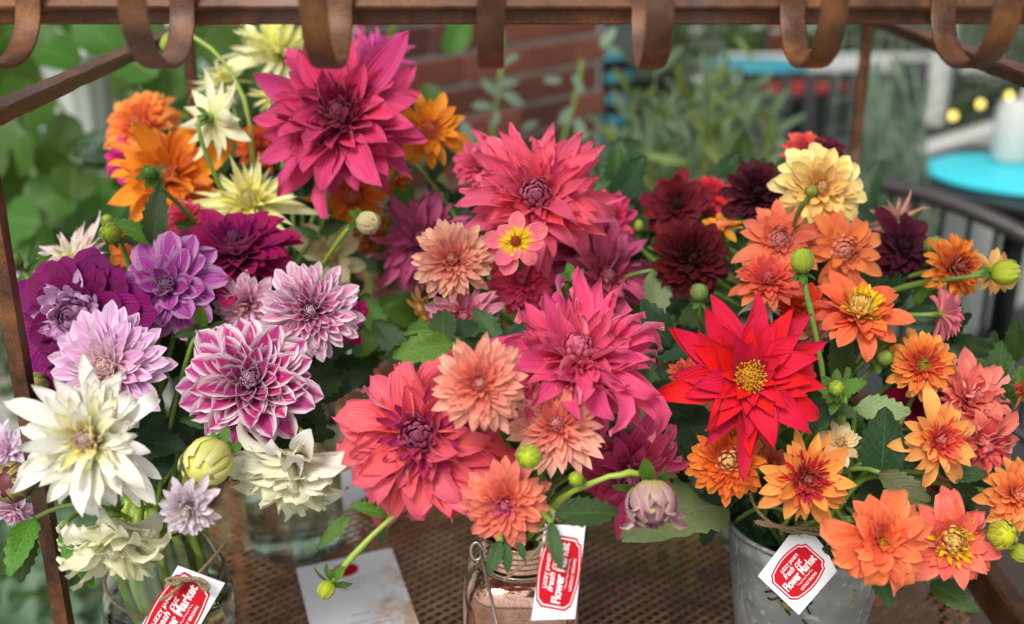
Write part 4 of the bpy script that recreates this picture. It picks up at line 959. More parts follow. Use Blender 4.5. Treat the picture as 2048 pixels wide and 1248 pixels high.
D('faded pink dahlia beneath the dusky pink one', 1240, 650, 66, 1.12, 'dinner', [(0,'a83c60'),(1,'b85478')], '902c48', face=(.3,-.3,1), vase='backmid', N=44)
D('little salmon dahlia left of the scarlet star dahlia', 1312, 706, 34, .98, 'cactus', [(0,'c03c38'),(1,'d06050')], 'b03030', face=(.1,.3,1), vase='backmid', N=40)
D('mauve pink dahlia low behind the large coral pink one', 1165, 500, 84, 1.1, 'dinner', [(0,'b03060'),(1,'c44c80')], 'a02850', face=(.1,-.3,1), vase='backmid', N=50)
D('pale coral dahlia left behind the large coral pink one', 960, 330, 56, 1.1, 'formal', [(0,'c03858'),(1,'cc5878')], 'b03048', face=(-.3,.3,1), vase='backmid', N=50)
bud('green star shaped calyx beside the dusky pink dahlia', 1148, 556, 12, .96, (0,.1,1), 'backmid', '4c8428', '3c7020', sepals=8, sepc=1.9, sepe=.1)
# ---- centre bouquet in the copper jar
D('large hot pink dahlia with curling ribbon petals at the centre', 1155, 712, 172, .84, 'dinner', [(0,'d04870'),(.3,'d85878'),(.6,'da487c'),(1,'d83e7c')], 'd07040', 'dc6c98', .3, (0,.28), face=(-.05,.65,1), vase='jar', N=105, w=.27, H=.5, streak=.5, streakc='b81c58', tip=(1.5,.85,.5), tw=.7, rip=.055, droop=.18, roll=.45, corec='d04c80')
D('large coral dahlia with long drooping petals left of the centre', 838, 872, 176, .83, 'dinner', [(0,'a02868'),(.2,'b03064'),(.4,'e45a60'),(1,'e66a72')], 'dc5040', 'd8608c', .35, (0,.3), face=(-.08,.15,1), vase='jar', N=92, w=.38, H=.32, inner=(34, .42, .2, 'b03068', .5), streak=.5, streakc='d04458', tip=(1.5,.8,.52), tw=.45, rip=.055, roll=.4, corec='9c2c6c', droop=.08, core_r=.2)
D('peach formal dahlia overlapping the large coral one', 960, 768, 92, .775, 'formal', [(0,'b04878'),(.18,'e0803c'),(.4,'ec7468'),(.7,'f08c80'),(1,'f6a894')], 'df503c', 'f8c4a4', .7, (0,.55), face=(.05,.05,1), vase='jar', N=98, w=.27, tip=(1.8,.85,.58), streak=.2, corec='b8506c', curl=(-.2,.35))
D('peach formal dahlia beneath the ribbon petals', 1112, 850, 94, .815, 'formal', [(0,'dc6c60'),(.4,'ec7468'),(.7,'f09084'),(1,'f6b69c')], 'e04c38', 'f8ccb0', .7, (0,.5), face=(0,.3,1), vase='jar', N=88, w=.27, tip=(1.8,.85,.58), streak=.2, corec='d86c88', curl=(-.2,.35))
D('coral formal dahlia just above the copper jar', 1010, 1008, 84, .80, 'formal', [(0,'c04c80'),(.22,'cc5088'),(.4,'ea7858'),(1,'ea8470')], 'dc503c', 'f2a48c', .5, (0,.5), face=(-.05,-.1,1), vase='jar', N=76, w=.3, streak=.2, corec='b84884', curl=(-.2,.3))
D('hot pink dahlia with curled tips behind the two-tone bud', 1262, 950, 118, .93, 'dinner', [(0,'b03c70'),(.3,'d04468'),(1,'d04478')], 'cc3850', 'd870a4', .35, (0,.3), face=(.1,-.35,1), vase='jar', N=62, w=.3, inner=(34, .4, .18, 'b04880', .5), streak=.5, streakc='b02050', tw=.7, rip=.05, roll=.4, droop=.3, corec='a83c74')
bud('round lime bud in front of the pale peach petals', 1058, 913, 24, .765, (-.25,.0,1), 'jar', 'b0c020', '90a818', sepals=5, sepe=.2, sepc=.6, ell=1.1)
bud('small lime bud above the serrated leaves right of the jar', 1152, 958, 15, .79, (-.4,.2,1), 'jar', 'a8bc28', '88a020', sepals=5, sepc=.7)
bud('opening bud with lilac petals and lime base hanging right of the hot pink bloom', 1303, 1005, 44, .80, (.05,-.85,.55), 'jar', 'b07498', 'b4b838', sepals=7, open_=.16, ell=1.0, tipc='a05084', via=[(1275, 940, .80), (1190, 950, .80), (1120, 1000, .82)], sepe=.1, sepc=1.1, stemmat=STEMB)
bud('little drooping bud with spread star sepals over the printed card', 652, 1180, 17, .82, (-.35,-.5,.35), 'jar', 'b8c428', '90a820', sepals=7, sepe=-.25, sepc=1.8, via=[(690, 1125, .82), (770, 1035, .83), (850, 985, .85)], stemmat=STEMB, smat=LEAFB)
# ---- back right bouquet
D('pale yellow dahlia with peach blush at the top of the right bouquet', 1640, 378, 90, 1.02, 'formal', [(0,'e8a040'),(.4,'efb85c'),(1,'f2d68c')], 'eb8c2c', 'f8ecb8', .6, (0,.45), face=(.05,.1,1), vase='backright', N=62, w=.36, curl=(-.5,0), streak=.15, streakc='e8a040', tip=(2.2,.6,.6))
D('dark burgundy dahlia left of the pale yellow one', 1515, 388, 68, 1.08, 'ball', [(0,'3a0818'),(1,'4a0c1c')], '24040c', face=(-.1,.2,1), vase='backright', N=70, w=.32, streak=.1)
D('wine red dahlia at the left edge of the right rear bouquet', 1352, 408, 66, 1.12, 'broad', [(0,'34060e'),(.5,'5c0a18'),(1,'74101e')], '280408', face=(-.3,.2,1), vase='backright', N=44)
D('scarlet dahlia peeping between the two dark ones', 1420, 388, 42, 1.16, 'formal', [(0,'b01c28'),(1,'d03440')], '901018', face=(0,.4,1), vase='backright', N=40)
D('deep crimson dahlia above the scarlet star dahlia', 1382, 518, 74, 1.03, 'ball', [(0,'44060e'),(1,'640a14')], '2c0408', face=(.05,.1,1), vase='backright', N=76, w=.32, streak=.15)
D('purple black dahlia right of the coral blooms', 1808, 492, 80, 1.05, 'broad', [(0,'38081c'),(1,'520c28')], '240410', face=(.2,.2,1), vase='backright', N=36)
D('coral red dahlia behind the pale yellow one', 1608, 298, 42, 1.16, 'formal', [(0,'b83030'),(1,'d85c50')], 'a02020', face=(-.1,.5,1), vase='backright', N=44)
D('burgundy dahlia behind the pale yellow one at its right', 1660, 302, 38, 1.14, 'broad', [(0,'480818'),(1,'68102c')], '300410', face=(.2,.5,1), vase='backright', N=30)
D('yellow orange dahlia seen side on between dark blooms', 1440, 450, 56, 1.08, 'open', [(0,'e0781c'),(1,'ec9c30')], 'd8700c', face=(-.3,.9,.4), vase='backright', N=26, w=.28)
D('coral orange dahlia with closed pink heart', 1560, 480, 90, 1.0, 'open', [(0,'cc6c68'),(.3,'e06c48'),(1,'e87c5c')], 'd84c2c', 'f0a484', .35, (0,.4), face=(-.1,.35,1), vase='backright', N=34, w=.32, core_r=.26, corec='cc7468', curl=(-.4,.1), streak=.2)
D('coral orange dahlia with round folded heart right of its twin', 1690, 500, 80, 1.0, 'open', [(0,'cc6c48'),(.4,'e07a3c'),(1,'e8794c')], 'e07820', 'f0a070', .3, (0,.45), face=(.05,.0,1), vase='backright', N=36, w=.32, core_r=.32, corec='c86c54', curl=(-.4,.1), streak=.2)
D('coral dahlia with yellow-backed petals under the coral twin', 1535, 560, 66, .97, 'formal', [(0,'d84050'),(.6,'dc5048'),(1,'e87c50')], 'c83038', 'ec9c60', .4, face=(-.05,.8,1), vase='backright', N=56)
D('orange red dahlia behind the long bud stem', 1605, 612, 50, 1.0, 'formal', [(0,'c08020'),(.3,'d83c18'),(1,'e04828')], 'c02c10', face=(0,.2,1), vase='backright', N=60)
D('small white dahlia behind the scarlet star dahlia', 1530, 608, 46, 1.0, 'cactus', [(0,'e8d8c0'),(1,'eee6e0')], 'e0c8a0', face=(.1,.6,.8), vase='backright', N=24, w=.34)
D('pink coral dahlia seen from behind above the purple black one', 1788, 440, 62, 1.14, 'cactus', [(0,'c86058'),(1,'dc8078')], '98a040', face=(-.3,.5,-.4), vase='backright', N=36, sep=True)
D('orange dahlia with maroon centre at the right', 1908, 535, 62, 1.0, 'ball', [(0,'9c2038'),(.42,'a02434'),(.5,'d86c20'),(1,'ec8c3c')], 'd05c14', 'f4a050', .4, face=(.3,.05,1), vase='backright', N=90, w=.25, corec='8c1c38')
D('golden dahlia just opening behind the lime bud at the right edge', 1990, 540, 56, 1.0, 'open', [(0,'d8a818'),(1,'eca03c')], 'd0b418', face=(.7,.1,-.4), vase='backright', N=18, w=.36)
D('pink and wine dahlia seen side on with green calyx', 1888, 628, 50, .96, 'ball', [(0,'b02c50'),(1,'c83c68')], 'd89050', 'dc6480', .4, face=(.85,.05,-.15), vase='backright', N=76, w=.26, sep=True)
bud('lime bud at the far right of the upper bouquet', 2012, 545, 25, .96, (.9,.1,.4), 'backright', 'b8c030', '98ac20', sepals=6, sepc=.7)
bud('small round bud in front of the pale yellow dahlia', 1622, 382, 12, .95, (-.5,.1,.8), 'backright', 'b0b440', '8c9c30', sepals=6, via=[(1600, 400, .95), (1580, 450, 1.0), (1575, 520, 1.05)])
bud('yellow green bud standing on a tall straight stem', 1605, 521, 23, .90, (-.1,1,.35), 'bucket', 'a8b82c', '889c20', sepals=8, via=[(1618, 600, .9), (1640, 700, .91), (1652, 800, .93)], sepe=-.5, sepc=.8)
bud('green bud beside the purple black dahlia', 1868, 492, 20, 1.02, (-.4,.4,.8), 'backright', '8ca048', '6c8438', sepals=7)
bud('small green bud above the scarlet star dahlia', 1398, 585, 17, .94, (0,1,.3), 'backright', '7c9c48', '5c8434', sepals=6)
bud('tiny lime bud left of the wine red dahlia', 1275, 452, 12, 1.12, (0,.8,.5), 'backright', 'a8b840', '889c30', sepals=4)
# ---- front right bouquet in the bucket
D('scarlet star dahlia with yellow eye and long pointed petals', 1500, 752, 168, .84, 'star', [(0,'c80828'),(.5,'c80424'),(1,'c8082c')], '98041c', 'd01438', .2, (0,.25), face=(0,.05,1), vase='bucket', trans=.15, core='disc', corec='e09a14', core_r=.145, N=50, w=.35, jl=.07, je=.1, H=.25, tc=-.4, tcs=.5, lb=.1, streak=.3, streakc='a80820', back='b02050')
D('orange dahlia with yellow heart tilted upwards right of the tall bud', 1718, 622, 90, .93, 'open', [(0,'e0c41c'),(.28,'ecc020'),(.42,'ec8838'),(.7,'e45c3c'),(1,'e66a4c')], 'e0601c', 'f09060', .4, (0,.4), face=(.02,1.0,1), vase='bucket', N=50, w=.36, H=.5, inner=(34, .42, .24, 'f0cc18', .5, 'dcb414'), corec='e4d020', curl=(-.4,.2), core_r=.22, tip=(1.9,.75,.6))
D('orange and yellow dahlia with red ruffled centre', 1846, 730, 66, .93, 'ball', [(0,'a8b030'),(.2,'c02c24'),(.5,'cc3c24'),(.6,'e87830'),(1,'eea048')], 'd84820', 'f6c468', .4, face=(-.1,.1,1), vase='bucket', N=76, w=.28, inner=(40, .46, .16, 'c02c28', .25), core='disc', corec='b0a028', core_r=.15, H=.4)
D('ruffled salmon dahlia at the right edge', 1942, 800, 80, .93, 'shaggy', [(0,'d85c58'),(1,'e07868')], 'cc3850', 'eca088', .5, face=(.2,.4,1), vase='bucket', N=60, w=.34, tip=(2.2,.6,.6), rip=.07)
D('salmon and crimson dahlia folded below the ruffled salmon one', 1968, 888, 76, .92, 'dinner', [(0,'c82048'),(.5,'cc2c48'),(1,'e07c64')], 'b00c3c', 'e8987c', .5, face=(.3,-.5,1), vase='bucket', N=44, w=.38)
D('crimson magenta dahlia behind the orange pointed ones', 1848, 812, 66, .98, 'broad', [(0,'8c0c3c'),(1,'a81044')], '74082c', face=(-.2,.1,1), vase='bucket', N=30)
D('golden orange dahlia with tufted red centre at the right', 1880, 880, 80, .88, 'open', [(0,'cc2c30'),(.35,'d43434'),(.48,'e86c3c'),(.55,'f09448'),(1,'f2a458')], 'e05c24', 'f8c080', .3, (0,.4), face=(.2,.1,1), vase='bucket', N=52, w=.32, H=.36, inner=(60, .5, .13, 'd43034', .36), corec='c02838', p=.9, curl=(-.3,.3), rc=.14)
D('round tangerine ball dahlia with green eye under the scarlet star', 1456, 922, 74, .87, 'ball', [(0,'c8a850'),(.12,'d87440'),(.3,'d86838'),(.5,'e0601c'),(1,'ec8430')], 'd84c10', 'f6a850', .3, (0,.4), face=(0,.1,1), vase='bucket', N=110, w=.26, H=.5, corec='c0b060', core_r=.3)
D('orange dahlia with shaggy crimson tuft above the bucket', 1614, 958, 92, .85, 'open', [(0,'a81028'),(.35,'b81828'),(.46,'c8282c'),(.52,'ee8434'),(1,'f09c4c')], 'dc5820', 'f8bc78', .3, (0,.35), face=(.1,-.05,1), vase='bucket', N=54, w=.30, H=.34, inner=(70, .56, .13, 'b8182c', .36), corec='98102c', p=.95, curl=(-.25,.3), rc=.13)
D('small cream and ochre dahlia half open beside a dark leaf', 1682, 886, 46, .90, 'open', [(0,'d0a060'),(.5,'e0b878'),(1,'e8d4a8')], 'c89440', 'f4ecd8', .5, face=(-.1,.1,1), vase='bucket', N=20, w=.36)
D('large tangerine coral dahlia at the lower right of the bucket', 1768, 1085, 93, .82, 'dinner', [(0,'d8a020'),(.12,'e8742c'),(.4,'ea6438'),(1,'ee7a48')], 'e05c30', 'f6a078', .35, (0,.35), face=(-.02,-.05,1), vase='bucket', N=56, w=.42, H=.36, tip=(2.0,.7,.56), core='disc', corec='d8a020', core_r=.1, streak=.2, tw=.2, roll=.25)
D('coral dahlia with fluffy yellow heart at the lower right', 1905, 1082, 96, .86, 'dinner', [(0,'dcc818'),(.22,'e4b01c'),(.34,'ee9030'),(.42,'e06048'),(1,'e27464')], 'd84838', 'f09c84', .35, (0,.35), face=(0,.1,1), vase='bucket', N=58, w=.38, H=.36, inner=(40, .46, .22, 'ecc014', .4, 'd8b010'), corec='e0c818', core_r=.26, rc=.17, roll=.2, tw=.2, curl=(-.3,.5))
D('apricot orange dahlia cut by the right frame edge', 2032, 990, 72, .90, 'formal', [(0,'e8683c'),(1,'f0944c')], 'e05c24', 'f8b878', .4, face=(.2,.1,1), vase='bucket', N=60, w=.34)
D('small coral dahlia at the left tip of the scarlet star', 1372, 752, 44, .93, 'formal', [(0,'cc4838'),(1,'e07058')], 'b83828', face=(-.2,.2,1), vase='bucket', N=54)
D('dull coral dahlia behind the orange tufted one', 1545, 925, 36, .93, 'formal', [(0,'cc5438'),(1,'dc7c5c')], 'b84828', face=(.2,.1,1), vase='bucket', N=40)
D('coral tipped dahlia sliver at the right edge by the tall leaf', 2050, 780, 44, .96, 'cactus', [(0,'cc3c28'),(1,'e06c50')], 'b83020', face=(.3,.2,1), vase='bucket', N=26)
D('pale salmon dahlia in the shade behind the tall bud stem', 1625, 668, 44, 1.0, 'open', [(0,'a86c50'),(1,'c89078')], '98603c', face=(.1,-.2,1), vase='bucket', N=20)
D('brownish rose dahlia behind the lower dark leaves', 1880, 980, 40, .96, 'open', [(0,'9c3038'),(1,'c06c58')], '8c2830', face=(-.3,.6,1), vase='bucket', N=22)
bud('plump yellow bud with open scales at the lower right edge', 2005, 1070, 27, .85, (.05,.15,1), 'bucket', 'bcb818', '98a818', sepals=5, open_=.1, ell=.95, sepc=.7)
bud('smooth lime bud below the plump yellow one', 2040, 1106, 18, .86, (.6,-.4,.6), 'bucket', 'a0b028', '88a020', sepals=4, sepc=.6)
bud('little lime bud ringed by green bracts right of the scarlet star', 1673, 776, 15, .86, (-.1,.1,1), 'bucket', 'a4bc38', '84a42c', sepals=7, sepe=.1, sepc=1.7, smat=LEAFB)
bud('curled green bud behind the little lime one', 1770, 715, 15, .93, (.3,.5,.8), 'bucket', '88a440', '6c8c34', sepals=6, sepc=1.3)

# ================================================================== LEAVES
L_ = LEAF; LD = LEAFD; LP = LEAFP; LB = LEAFB
sprig('tall upright dark green leaf with side leaves above the lilac dahlia', 'backleft', [(305,492,.97, 318,368,.97, .52, L_, (0,.1), -.2), (305,486,.97, 228,436,.96, .5, LB, (0,.3), -.5), (300,488,.98, 250,470,1.0, .5, L_)])
sprig('pair of serrated leaves above the large coral dahlia', 'jar', [(905,688,.80, 782,700,.79, .62, LB, (0,.2), -.3), (890,690,.81, 878,622,.84, .7, L_, (0,.3), -.4), (900,668,.84, 955,650,.86, .7, LD, (0,.3), -.4)])
sprig('grey green leaves between the left bouquet and the coral dahlia', 'left', [(588,790,.93, 680,742,.97, .75, L_, (.2,.3), -.3), (600,800,.94, 655,850,.95, .7, L_, (.2,.3), -.2), (590,745,.95, 640,720,.99, .7, LD)])
sprig('light green leaf hanging left of the glass vase', 'left', [(122,1055,.84, 190,1175,.83, .42, LB, (-.5,.3), .2)])
sprig('folded green leaves outside the left post at the bottom', 'left', [(72,1035,.90, 5,1150,.86, .5, LB, (-.2,.3), -.5), (60,1050,.90, 35,1165,.88, .5, L_, (.2,.3), -.3), (20,1080,.90, -40,1180,.9, .5, L_)])
sprig('serrated leaf with a point below the lime bud right of the jar', 'jar', [(1110,1028,.79, 1236,1028,.80, .6, L_, (0,.35), -.4), (1130,1015,.80, 1180,1070,.80, .5, LD)])
sprig('dark leaf hanging over the paper tag of the copper jar', 'jar', [(1103,1045,.77, 1112,1140,.76, .42, L_, (.1,.1), -.15)])
sprig('small forked leaves hanging over the copper jar shoulder', 'jar', [(1000,1082,.79, 978,1150,.78, .55, L_), (1010,1085,.79, 1022,1145,.785, .5, L_), (1038,1082,.79, 1047,1122,.785, .5, L_)])
sprig('long light green leaf and stem reaching left over the card', 'jar', [(775,1030,.84, 700,1015,.83, .45, LB, (0,.4), -.4), (700,1030,.84, 636,1098,.83, .4, LB, (0,.3), .2), (770,1035,.84, 762,1095,.85, .25, L_)], stemmat=STEMB)
sprig('wide pale leaf showing its underside left of the bucket', 'jar', [(1455,1005,.99, 1240,1062,.90, .55, LP, (0,.5), -.2)])
sprig('big dull leaf behind the hot pink curled dahlia', 'jar', [(1290,850,.98, 1420,930,.97, .75, L_, (0,.2), -.2), (1330,810,.99, 1440,880,.98, .7, L_, (.2,.2), -.2)])
sprig('pale hanging leaf right of the dusky pink dahlia', 'backmid', [(1308,540,1.04, 1322,650,1.02, .62, LP, (.3,.1), -.2)])
sprig('round dark leaf in the middle of the right bouquet', 'bucket', [(1762,955,.90, 1775,815,.885, .78, LD, (0,.2), -.25)])
sprig('pale leaf underside behind the round dark leaf', 'bucket', [(1710,815,.94, 1820,835,.93, .7, LP, (.2,.4), -.3)])
sprig('dark glossy leaf left of the pale leaf underside', 'bucket', [(1665,800,.90, 1618,860,.88, .8, LD, (-.2,.4), -.4), (1665,815,.90, 1715,830,.89, .8, L_, (.2,.5), -.4)])
sprig('upright dark leaf behind the tall bud stem', 'bucket', [(1680,760,.96, 1690,660,.94, .65, L_, (.2,.2), -.3)])
sprig('rounded green leaves around the little lime bud', 'bucket', [(1680,780,.90, 1735,770,.89, .8, LB, (.1,.4), -.3), (1675,790,.88, 1660,830,.87, .6, LB), (1690,760,.90, 1700,735,.9, .6, LB)])
sprig('brownish folded leaf below the round dark leaf', 'bucket', [(1760,945,.88, 1855,1010,.86, .62, leaf_mat('olive_leaf', '4a4f28', '5d6234', '7c8050'), (0,.3), -.3)])
sprig('dark leaf under the golden orange dahlia at the right', 'bucket', [(1880,950,.90, 1975,945,.90, .6, L_, (.1,.5), -.3), (1900,960,.92, 1960,990,.92, .6, LD)])
sprig('tall pointed leaf at the right edge above the salmon dahlia', 'bucket', [(1985,820,.97, 2018,685,.96, .62, L_, (-.2,.1), -.2), (2030,810,.98, 2040,730,.98, .5, LB)])
sprig('serrated leaf hanging under the coral dahlia at the lower right', 'bucket', [(1860,1165,.90, 1958,1222,.87, .62, L_, (0,.3), -.3), (1850,1150,.90, 1800,1120,.9, .5, LD)])
sprig('pointed leaf under the tangerine coral dahlia', 'bucket', [(1745,1140,.86, 1785,1218,.85, .5, L_, (0,.2), -.2)])
sprig('dark serrated leaf right of the bucket tag', 'bucket', [(1745,1120,.86, 1645,1098,.85, .6, LD, (0,.3), -.3)])
sprig('fine green leaves at the left edge above the purple dahlia', 'left', [(45,540,.99, 20,490,1.0, .4, L_), (50,545,.99, 100,505,1.0, .35, LB), (60,530,1.0, 70,480,1.02, .35, L_), (48,540,.99, 5,520,1.0, .35, LB)])
sprig('green leaves between the lilac and magenta-and-white dahlias', 'left', [(395,660,.92, 345,672,.91, .5, L_), (400,650,.92, 412,615,.9, .6, LB), (415,660,.92, 450,640,.92, .45, L_), (420,690,.92, 470,680,.93, .5, L_)])
sprig('green leaf over the cream bud', 'left', [(470,850,.88, 362,832,.86, .42, L_), (450,855,.88, 500,880,.87, .6, L_), (440,890,.9, 470,930,.88, .5, LB)])
sprig('small green leaves on the shaded stem right of the white ball dahlia', 'backleft', [(640,470,1.12, 690,440,1.12, .5, L_), (640,480,1.12, 600,450,1.12, .5, L_)])
sprig('bright small leaves beside the salmon dahlia in the right bouquet', 'bucket', [(1770,690,.95, 1730,660,.95, .5, LB), (1775,700,.95, 1800,670,.95, .5, LB), (1770,720,.95, 1810,740,.94, .5, L_), (1765,710,.95, 1740,740,.94, .5, LB)])
# filler foliage inside each bouquet, tucked behind the blooms
BOX = {'left': (120, 640, 560, 960), 'backleft': (260, 720, 260, 560), 'backmid': (880, 1240, 360, 640), 'jar': (780, 1330, 690, 960), 'backright': (1360, 1790, 400, 640), 'bucket': (1380, 1940, 640, 1050)}
def filler(vase, n, back, size=(85, 135)):
    fl = [f for f in FLW if f[5] == vase]; combos = [(f, k) for f in fl for k in range(4)]; random.shuffle(combos); x0, x1, y0, y1 = BOX[vase]
    for f, k in combos:
        if n <= 0: break
        dx, dy = ((-1, 0), (1, 0), (0, -1), (0, 1))[k]; x, y = f[1]+dx*f[3]*.85, f[2]+dy*f[3]*.85
        if not (x0 < x < x1 and y0 < y < y1): continue
        n -= 1; d = max(g[4] for g in FLW if hypot(g[1]-x, g[2]-y) < g[3]+70 and g[5] == vase)+random.uniform(*back); ls = []
        for j in range(6):
            a = random.uniform(0, 6.28); s_ = random.uniform(*size); bx, by = x+random.gauss(0, 25), y+random.gauss(0, 25)
            ls.append((bx, by, d, bx+cos(a)*s_, by+sin(a)*s_*.9, d+random.uniform(-.03, .03), random.uniform(.5, .72), random.choice((LD, LD, L_)), (random.gauss(0, .3), random.gauss(.25, .3)), random.uniform(-.6, 0)))
        sprig('dark leaves %s the %s' % (('left of', 'right of', 'above', 'below')[k], ' '.join(f[0].split()[:11])), vase, ls, group='dark leaves filling the bouquets')
def gapfill(name, x, y, d, vase, n=7):
    ls = []
    for j in range(n):
        a = random.uniform(0, 6.28); s_ = random.uniform(80, 125); bx, by = x+random.gauss(0, 30), y+random.gauss(0, 30)
        ls.append((bx, by, d, bx+cos(a)*s_, by+sin(a)*s_*.9, d+random.uniform(-.03, .03), random.uniform(.5, .72), random.choice((LD, L_, LB)), (random.gauss(0, .3), random.gauss(.25, .3)), random.uniform(-.6, 0)))
    sprig(name, vase, ls, group='dark leaves filling the bouquets')
gapfill('shaded leaves between the pink-and-white ball and the peach ball', 755, 590, 1.2, 'backleft')
gapfill('shaded leaves above the serrated pair left of centre', 775, 660, 1.16, 'backmid')
gapfill('shaded leaves under the dim cream dahlia', 735, 690, 1.18, 'backleft')
gapfill('green leaves behind the lemon and rose pink dahlias', 600, 330, 1.22, 'backleft')
gapfill('green leaves below the golden orange dahlia', 880, 350, 1.2, 'backmid')
gapfill('green leaves under the burnt orange dahlias', 790, 420, 1.28, 'backleft')
gapfill('green leaves left of the wine red dahlia', 1280, 520, 1.18, 'backright')
gapfill('dark leaves under the dusky pink and left of the scarlet star', 1290, 660, 1.1, 'backmid')
gapfill('green leaves behind the yellow hearted orange dahlia', 1800, 640, 1.05, 'bucket')
gapfill('green leaves behind the ruffled salmon dahlia', 1990, 740, 1.04, 'bucket', 5)
gapfill('green leaves between tangerine and golden dahlias', 1770, 980, .98, 'bucket')
gapfill('dark leaves at the bucket rim behind the tangerine ball', 1440, 1000, 1.0, 'bucket', 6)
filler('left', 26, (.04, .10)); filler('backleft', 16, (.06, .13)); filler('backmid', 14, (.06, .12)); filler('jar', 16, (.06, .13)); filler('backright', 16, (.05, .12)); filler('bucket', 26, (.05, .12))
# ================================================================== VASES, TAGS, CARDS
def glass_mat(name, tint, rough=.02):
    m, t, b = newmat(name); b.inputs['Base Color'].default_value = (*tint, 1); b.inputs['Roughness'].default_value = rough
    b.inputs['Transmission Weight'].default_value = 1; b.inputs['IOR'].default_value = 1.45; return m
GLASS = glass_mat('clear_glass', (.93, .97, .93)); WATER = glass_mat('water', (.86, .93, .80)); WATER.node_tree.nodes['Principled BSDF'].inputs['IOR'].default_value = 1.33
def glass_vase(label, c, h, rb, rn, hide=False):
    t = empty('glass_vase', (c.x, c.y, .001)); tag(t, label, 'vase'); th = .0028
    out = [(rb*.8, 0), (rb*.93, .003), (rb, .015), (rb*1.02, h*.35), (rb*.98, h*.6), (rb*.8, h*.74), (rn*1.1, h*.84), (rn, h*.90), (rn*1.06, h*.97), (rn*1.12, h)]
    # smooth the profile
    P = []
    for i in range(len(out)-1):
        for k in range(4): q = k/4; P.append((out[i][0]*(1-q)+out[i+1][0]*q, out[i][1]*(1-q)+out[i+1][1]*q))
    P.append(out[-1])
    for _ in range(3): P = [P[0]]+[((P[i-1][0]+2*P[i][0]+P[i+1][0])/4, (P[i-1][1]+2*P[i][1]+P[i+1][1])/4) for i in range(1, len(P)-1)]+[P[-1]]
    inn = [(max(.001, r-th), max(.006, z)) for r, z in P][::-1]
    mb = MB(); mb.lathe([(.0005, 0)]+P+inn+[(.0005, .006)], n=56); link('glass', mesh_from('glass', mb.V, mb.F, GLASS), t, Matrix.Translation(t.location))
    lvl = h*.60; mb = MB(); mb.lathe([(.0005, .0055)]+[(r-th+.0003, max(.0055, z)) for r, z in P if z < lvl]+[(.0005, lvl)], n=56); link('water', mesh_from('water', mb.V, mb.F, WATER), t, Matrix.Translation(t.location))
    return t
vc, vr = VASE['left']; glass_vase('clear glass vase full of green stems with twine and a tag', vc, vc.z+.008, .060, .036)
for n, l in (('backleft', 'rear clear glass vase with a pink and white tag behind the left bouquet'), ('backmid', 'rear clear glass vase hidden behind the middle bouquet'), ('backright', 'rear clear glass vase hidden behind the right bouquet')):
    c, r = VASE[n]; glass_vase(l, c, c.z+.008, .055, .038)
# extra stems standing in the left vase
for k in range(30):
    a = k*2.4; q = sqrt((k+.5)/30)*1.0; m = vc+Vector((cos(a)*.024*q, sin(a)*.024*q, .03)); f = Vector((vc.x-.002-cos(a)*.048*q, vc.y-sin(a)*.048*q, .012))
    mb = MB(); r0 = empty('cut_stem', f); tag(r0, 'thick cut green stem standing in the glass vase water', 'stem', 'cut stems in the glass vase')
    mb.tube([p-f for p in bez([f, Vector((vc.x+cos(a+.4)*.062*q, vc.y+sin(a+.4)*.062*q, .085)), Vector((vc.x+cos(a)*.05*q, vc.y+sin(a)*.05*q, .15)), m], 12)], .0044, 9); link('stalk', mesh_from('stalk', mb.V, mb.F, STEMB, mb.U), r0, Matrix.Translation(f))
    lf = MB()
# copper jar
jc = Vector((.008, .835, .001)); jar = empty('mason_jar', jc); tag(jar, 'speckled copper coloured mason jar holding the centre bouquet', 'jar')
m, t, b = newmat('mercury_copper'); tc = nd(t, 'ShaderNodeTexCoord')
n1 = noise(t, 26, 6, tc.outputs['Object'], .7); n2 = noise(t, 620, 2, tc.outputs['Object'], .5); vo = nd(t, 'ShaderNodeTexVoronoi'); vo.inputs['Scale'].default_value = 420; t.links.new(tc.outputs['Object'], vo.inputs['Vector'])
c = ramp(t, n1.outputs[0], [(.3, lin('9a6c58')), (.55, lin('caa08c')), (.75, lin('e0c8bc'))]).outputs[0]
sp_ = math_(t, 'MULTIPLY', maprange(t, vo.outputs['Distance'], .12, .3, 1, 0), maprange(t, n1.outputs[0], .42, .6))
sp_ = math_(t, 'MAXIMUM', sp_, math_(t, 'MULTIPLY', maprange(t, n2.outputs[0], .6, .7), .5))
c = mix(t, math_(t, 'MULTIPLY', sp_, .9), c, lin('2a1208'))
t.links.new(c, b.inputs['Base Color']); b.inputs['Metallic'].default_value = .95; t.links.new(math_(t, 'ADD', .05, math_(t, 'MULTIPLY', sp_, .4)), b.inputs['Roughness']); bump(t, n1.outputs[0], b, .12, .0008)
COPPER = m
H = .170; mb = MB()
prof = [(.001, 0), (.042, 0), (.047, .004), (.0525, .014), (.0530, .06), (.0528, .118), (.0515, .130), (.047, .141), (.041, .147), (.0365, .150)]
mb.lathe(prof, n=72, sq=.35); link('body', mesh_from('body', mb.V, mb.F, COPPER), jar, Matrix.Translation(jc))
mb = MB(); nk = [(.0365, .148), (.0355, .151)]
for k in range(4): z = .153+k*.0052; nk += [(.0350, z), (.0368, z+.0016), (.0368, z+.003), (.0350, z+.0046)]
nk += [(.0350, .176), (.0358, .178), (.0325, .179), (.0320, .173), (.0320, .13)]
mb.lathe(nk, n=64); link('threaded_neck', mesh_from('threaded_neck', mb.V, mb.F, COPPER), jar, Matrix.Translation(jc))
STEELW = simple('bright_wire', 'b9b2a8', .25, .9, 50, .15, .02)
mb = MB(); mb.tube([(cos(2*pi*k/40)*.0375, sin(2*pi*k/40)*.0375, .1515) for k in range(41)], .0012, 8)
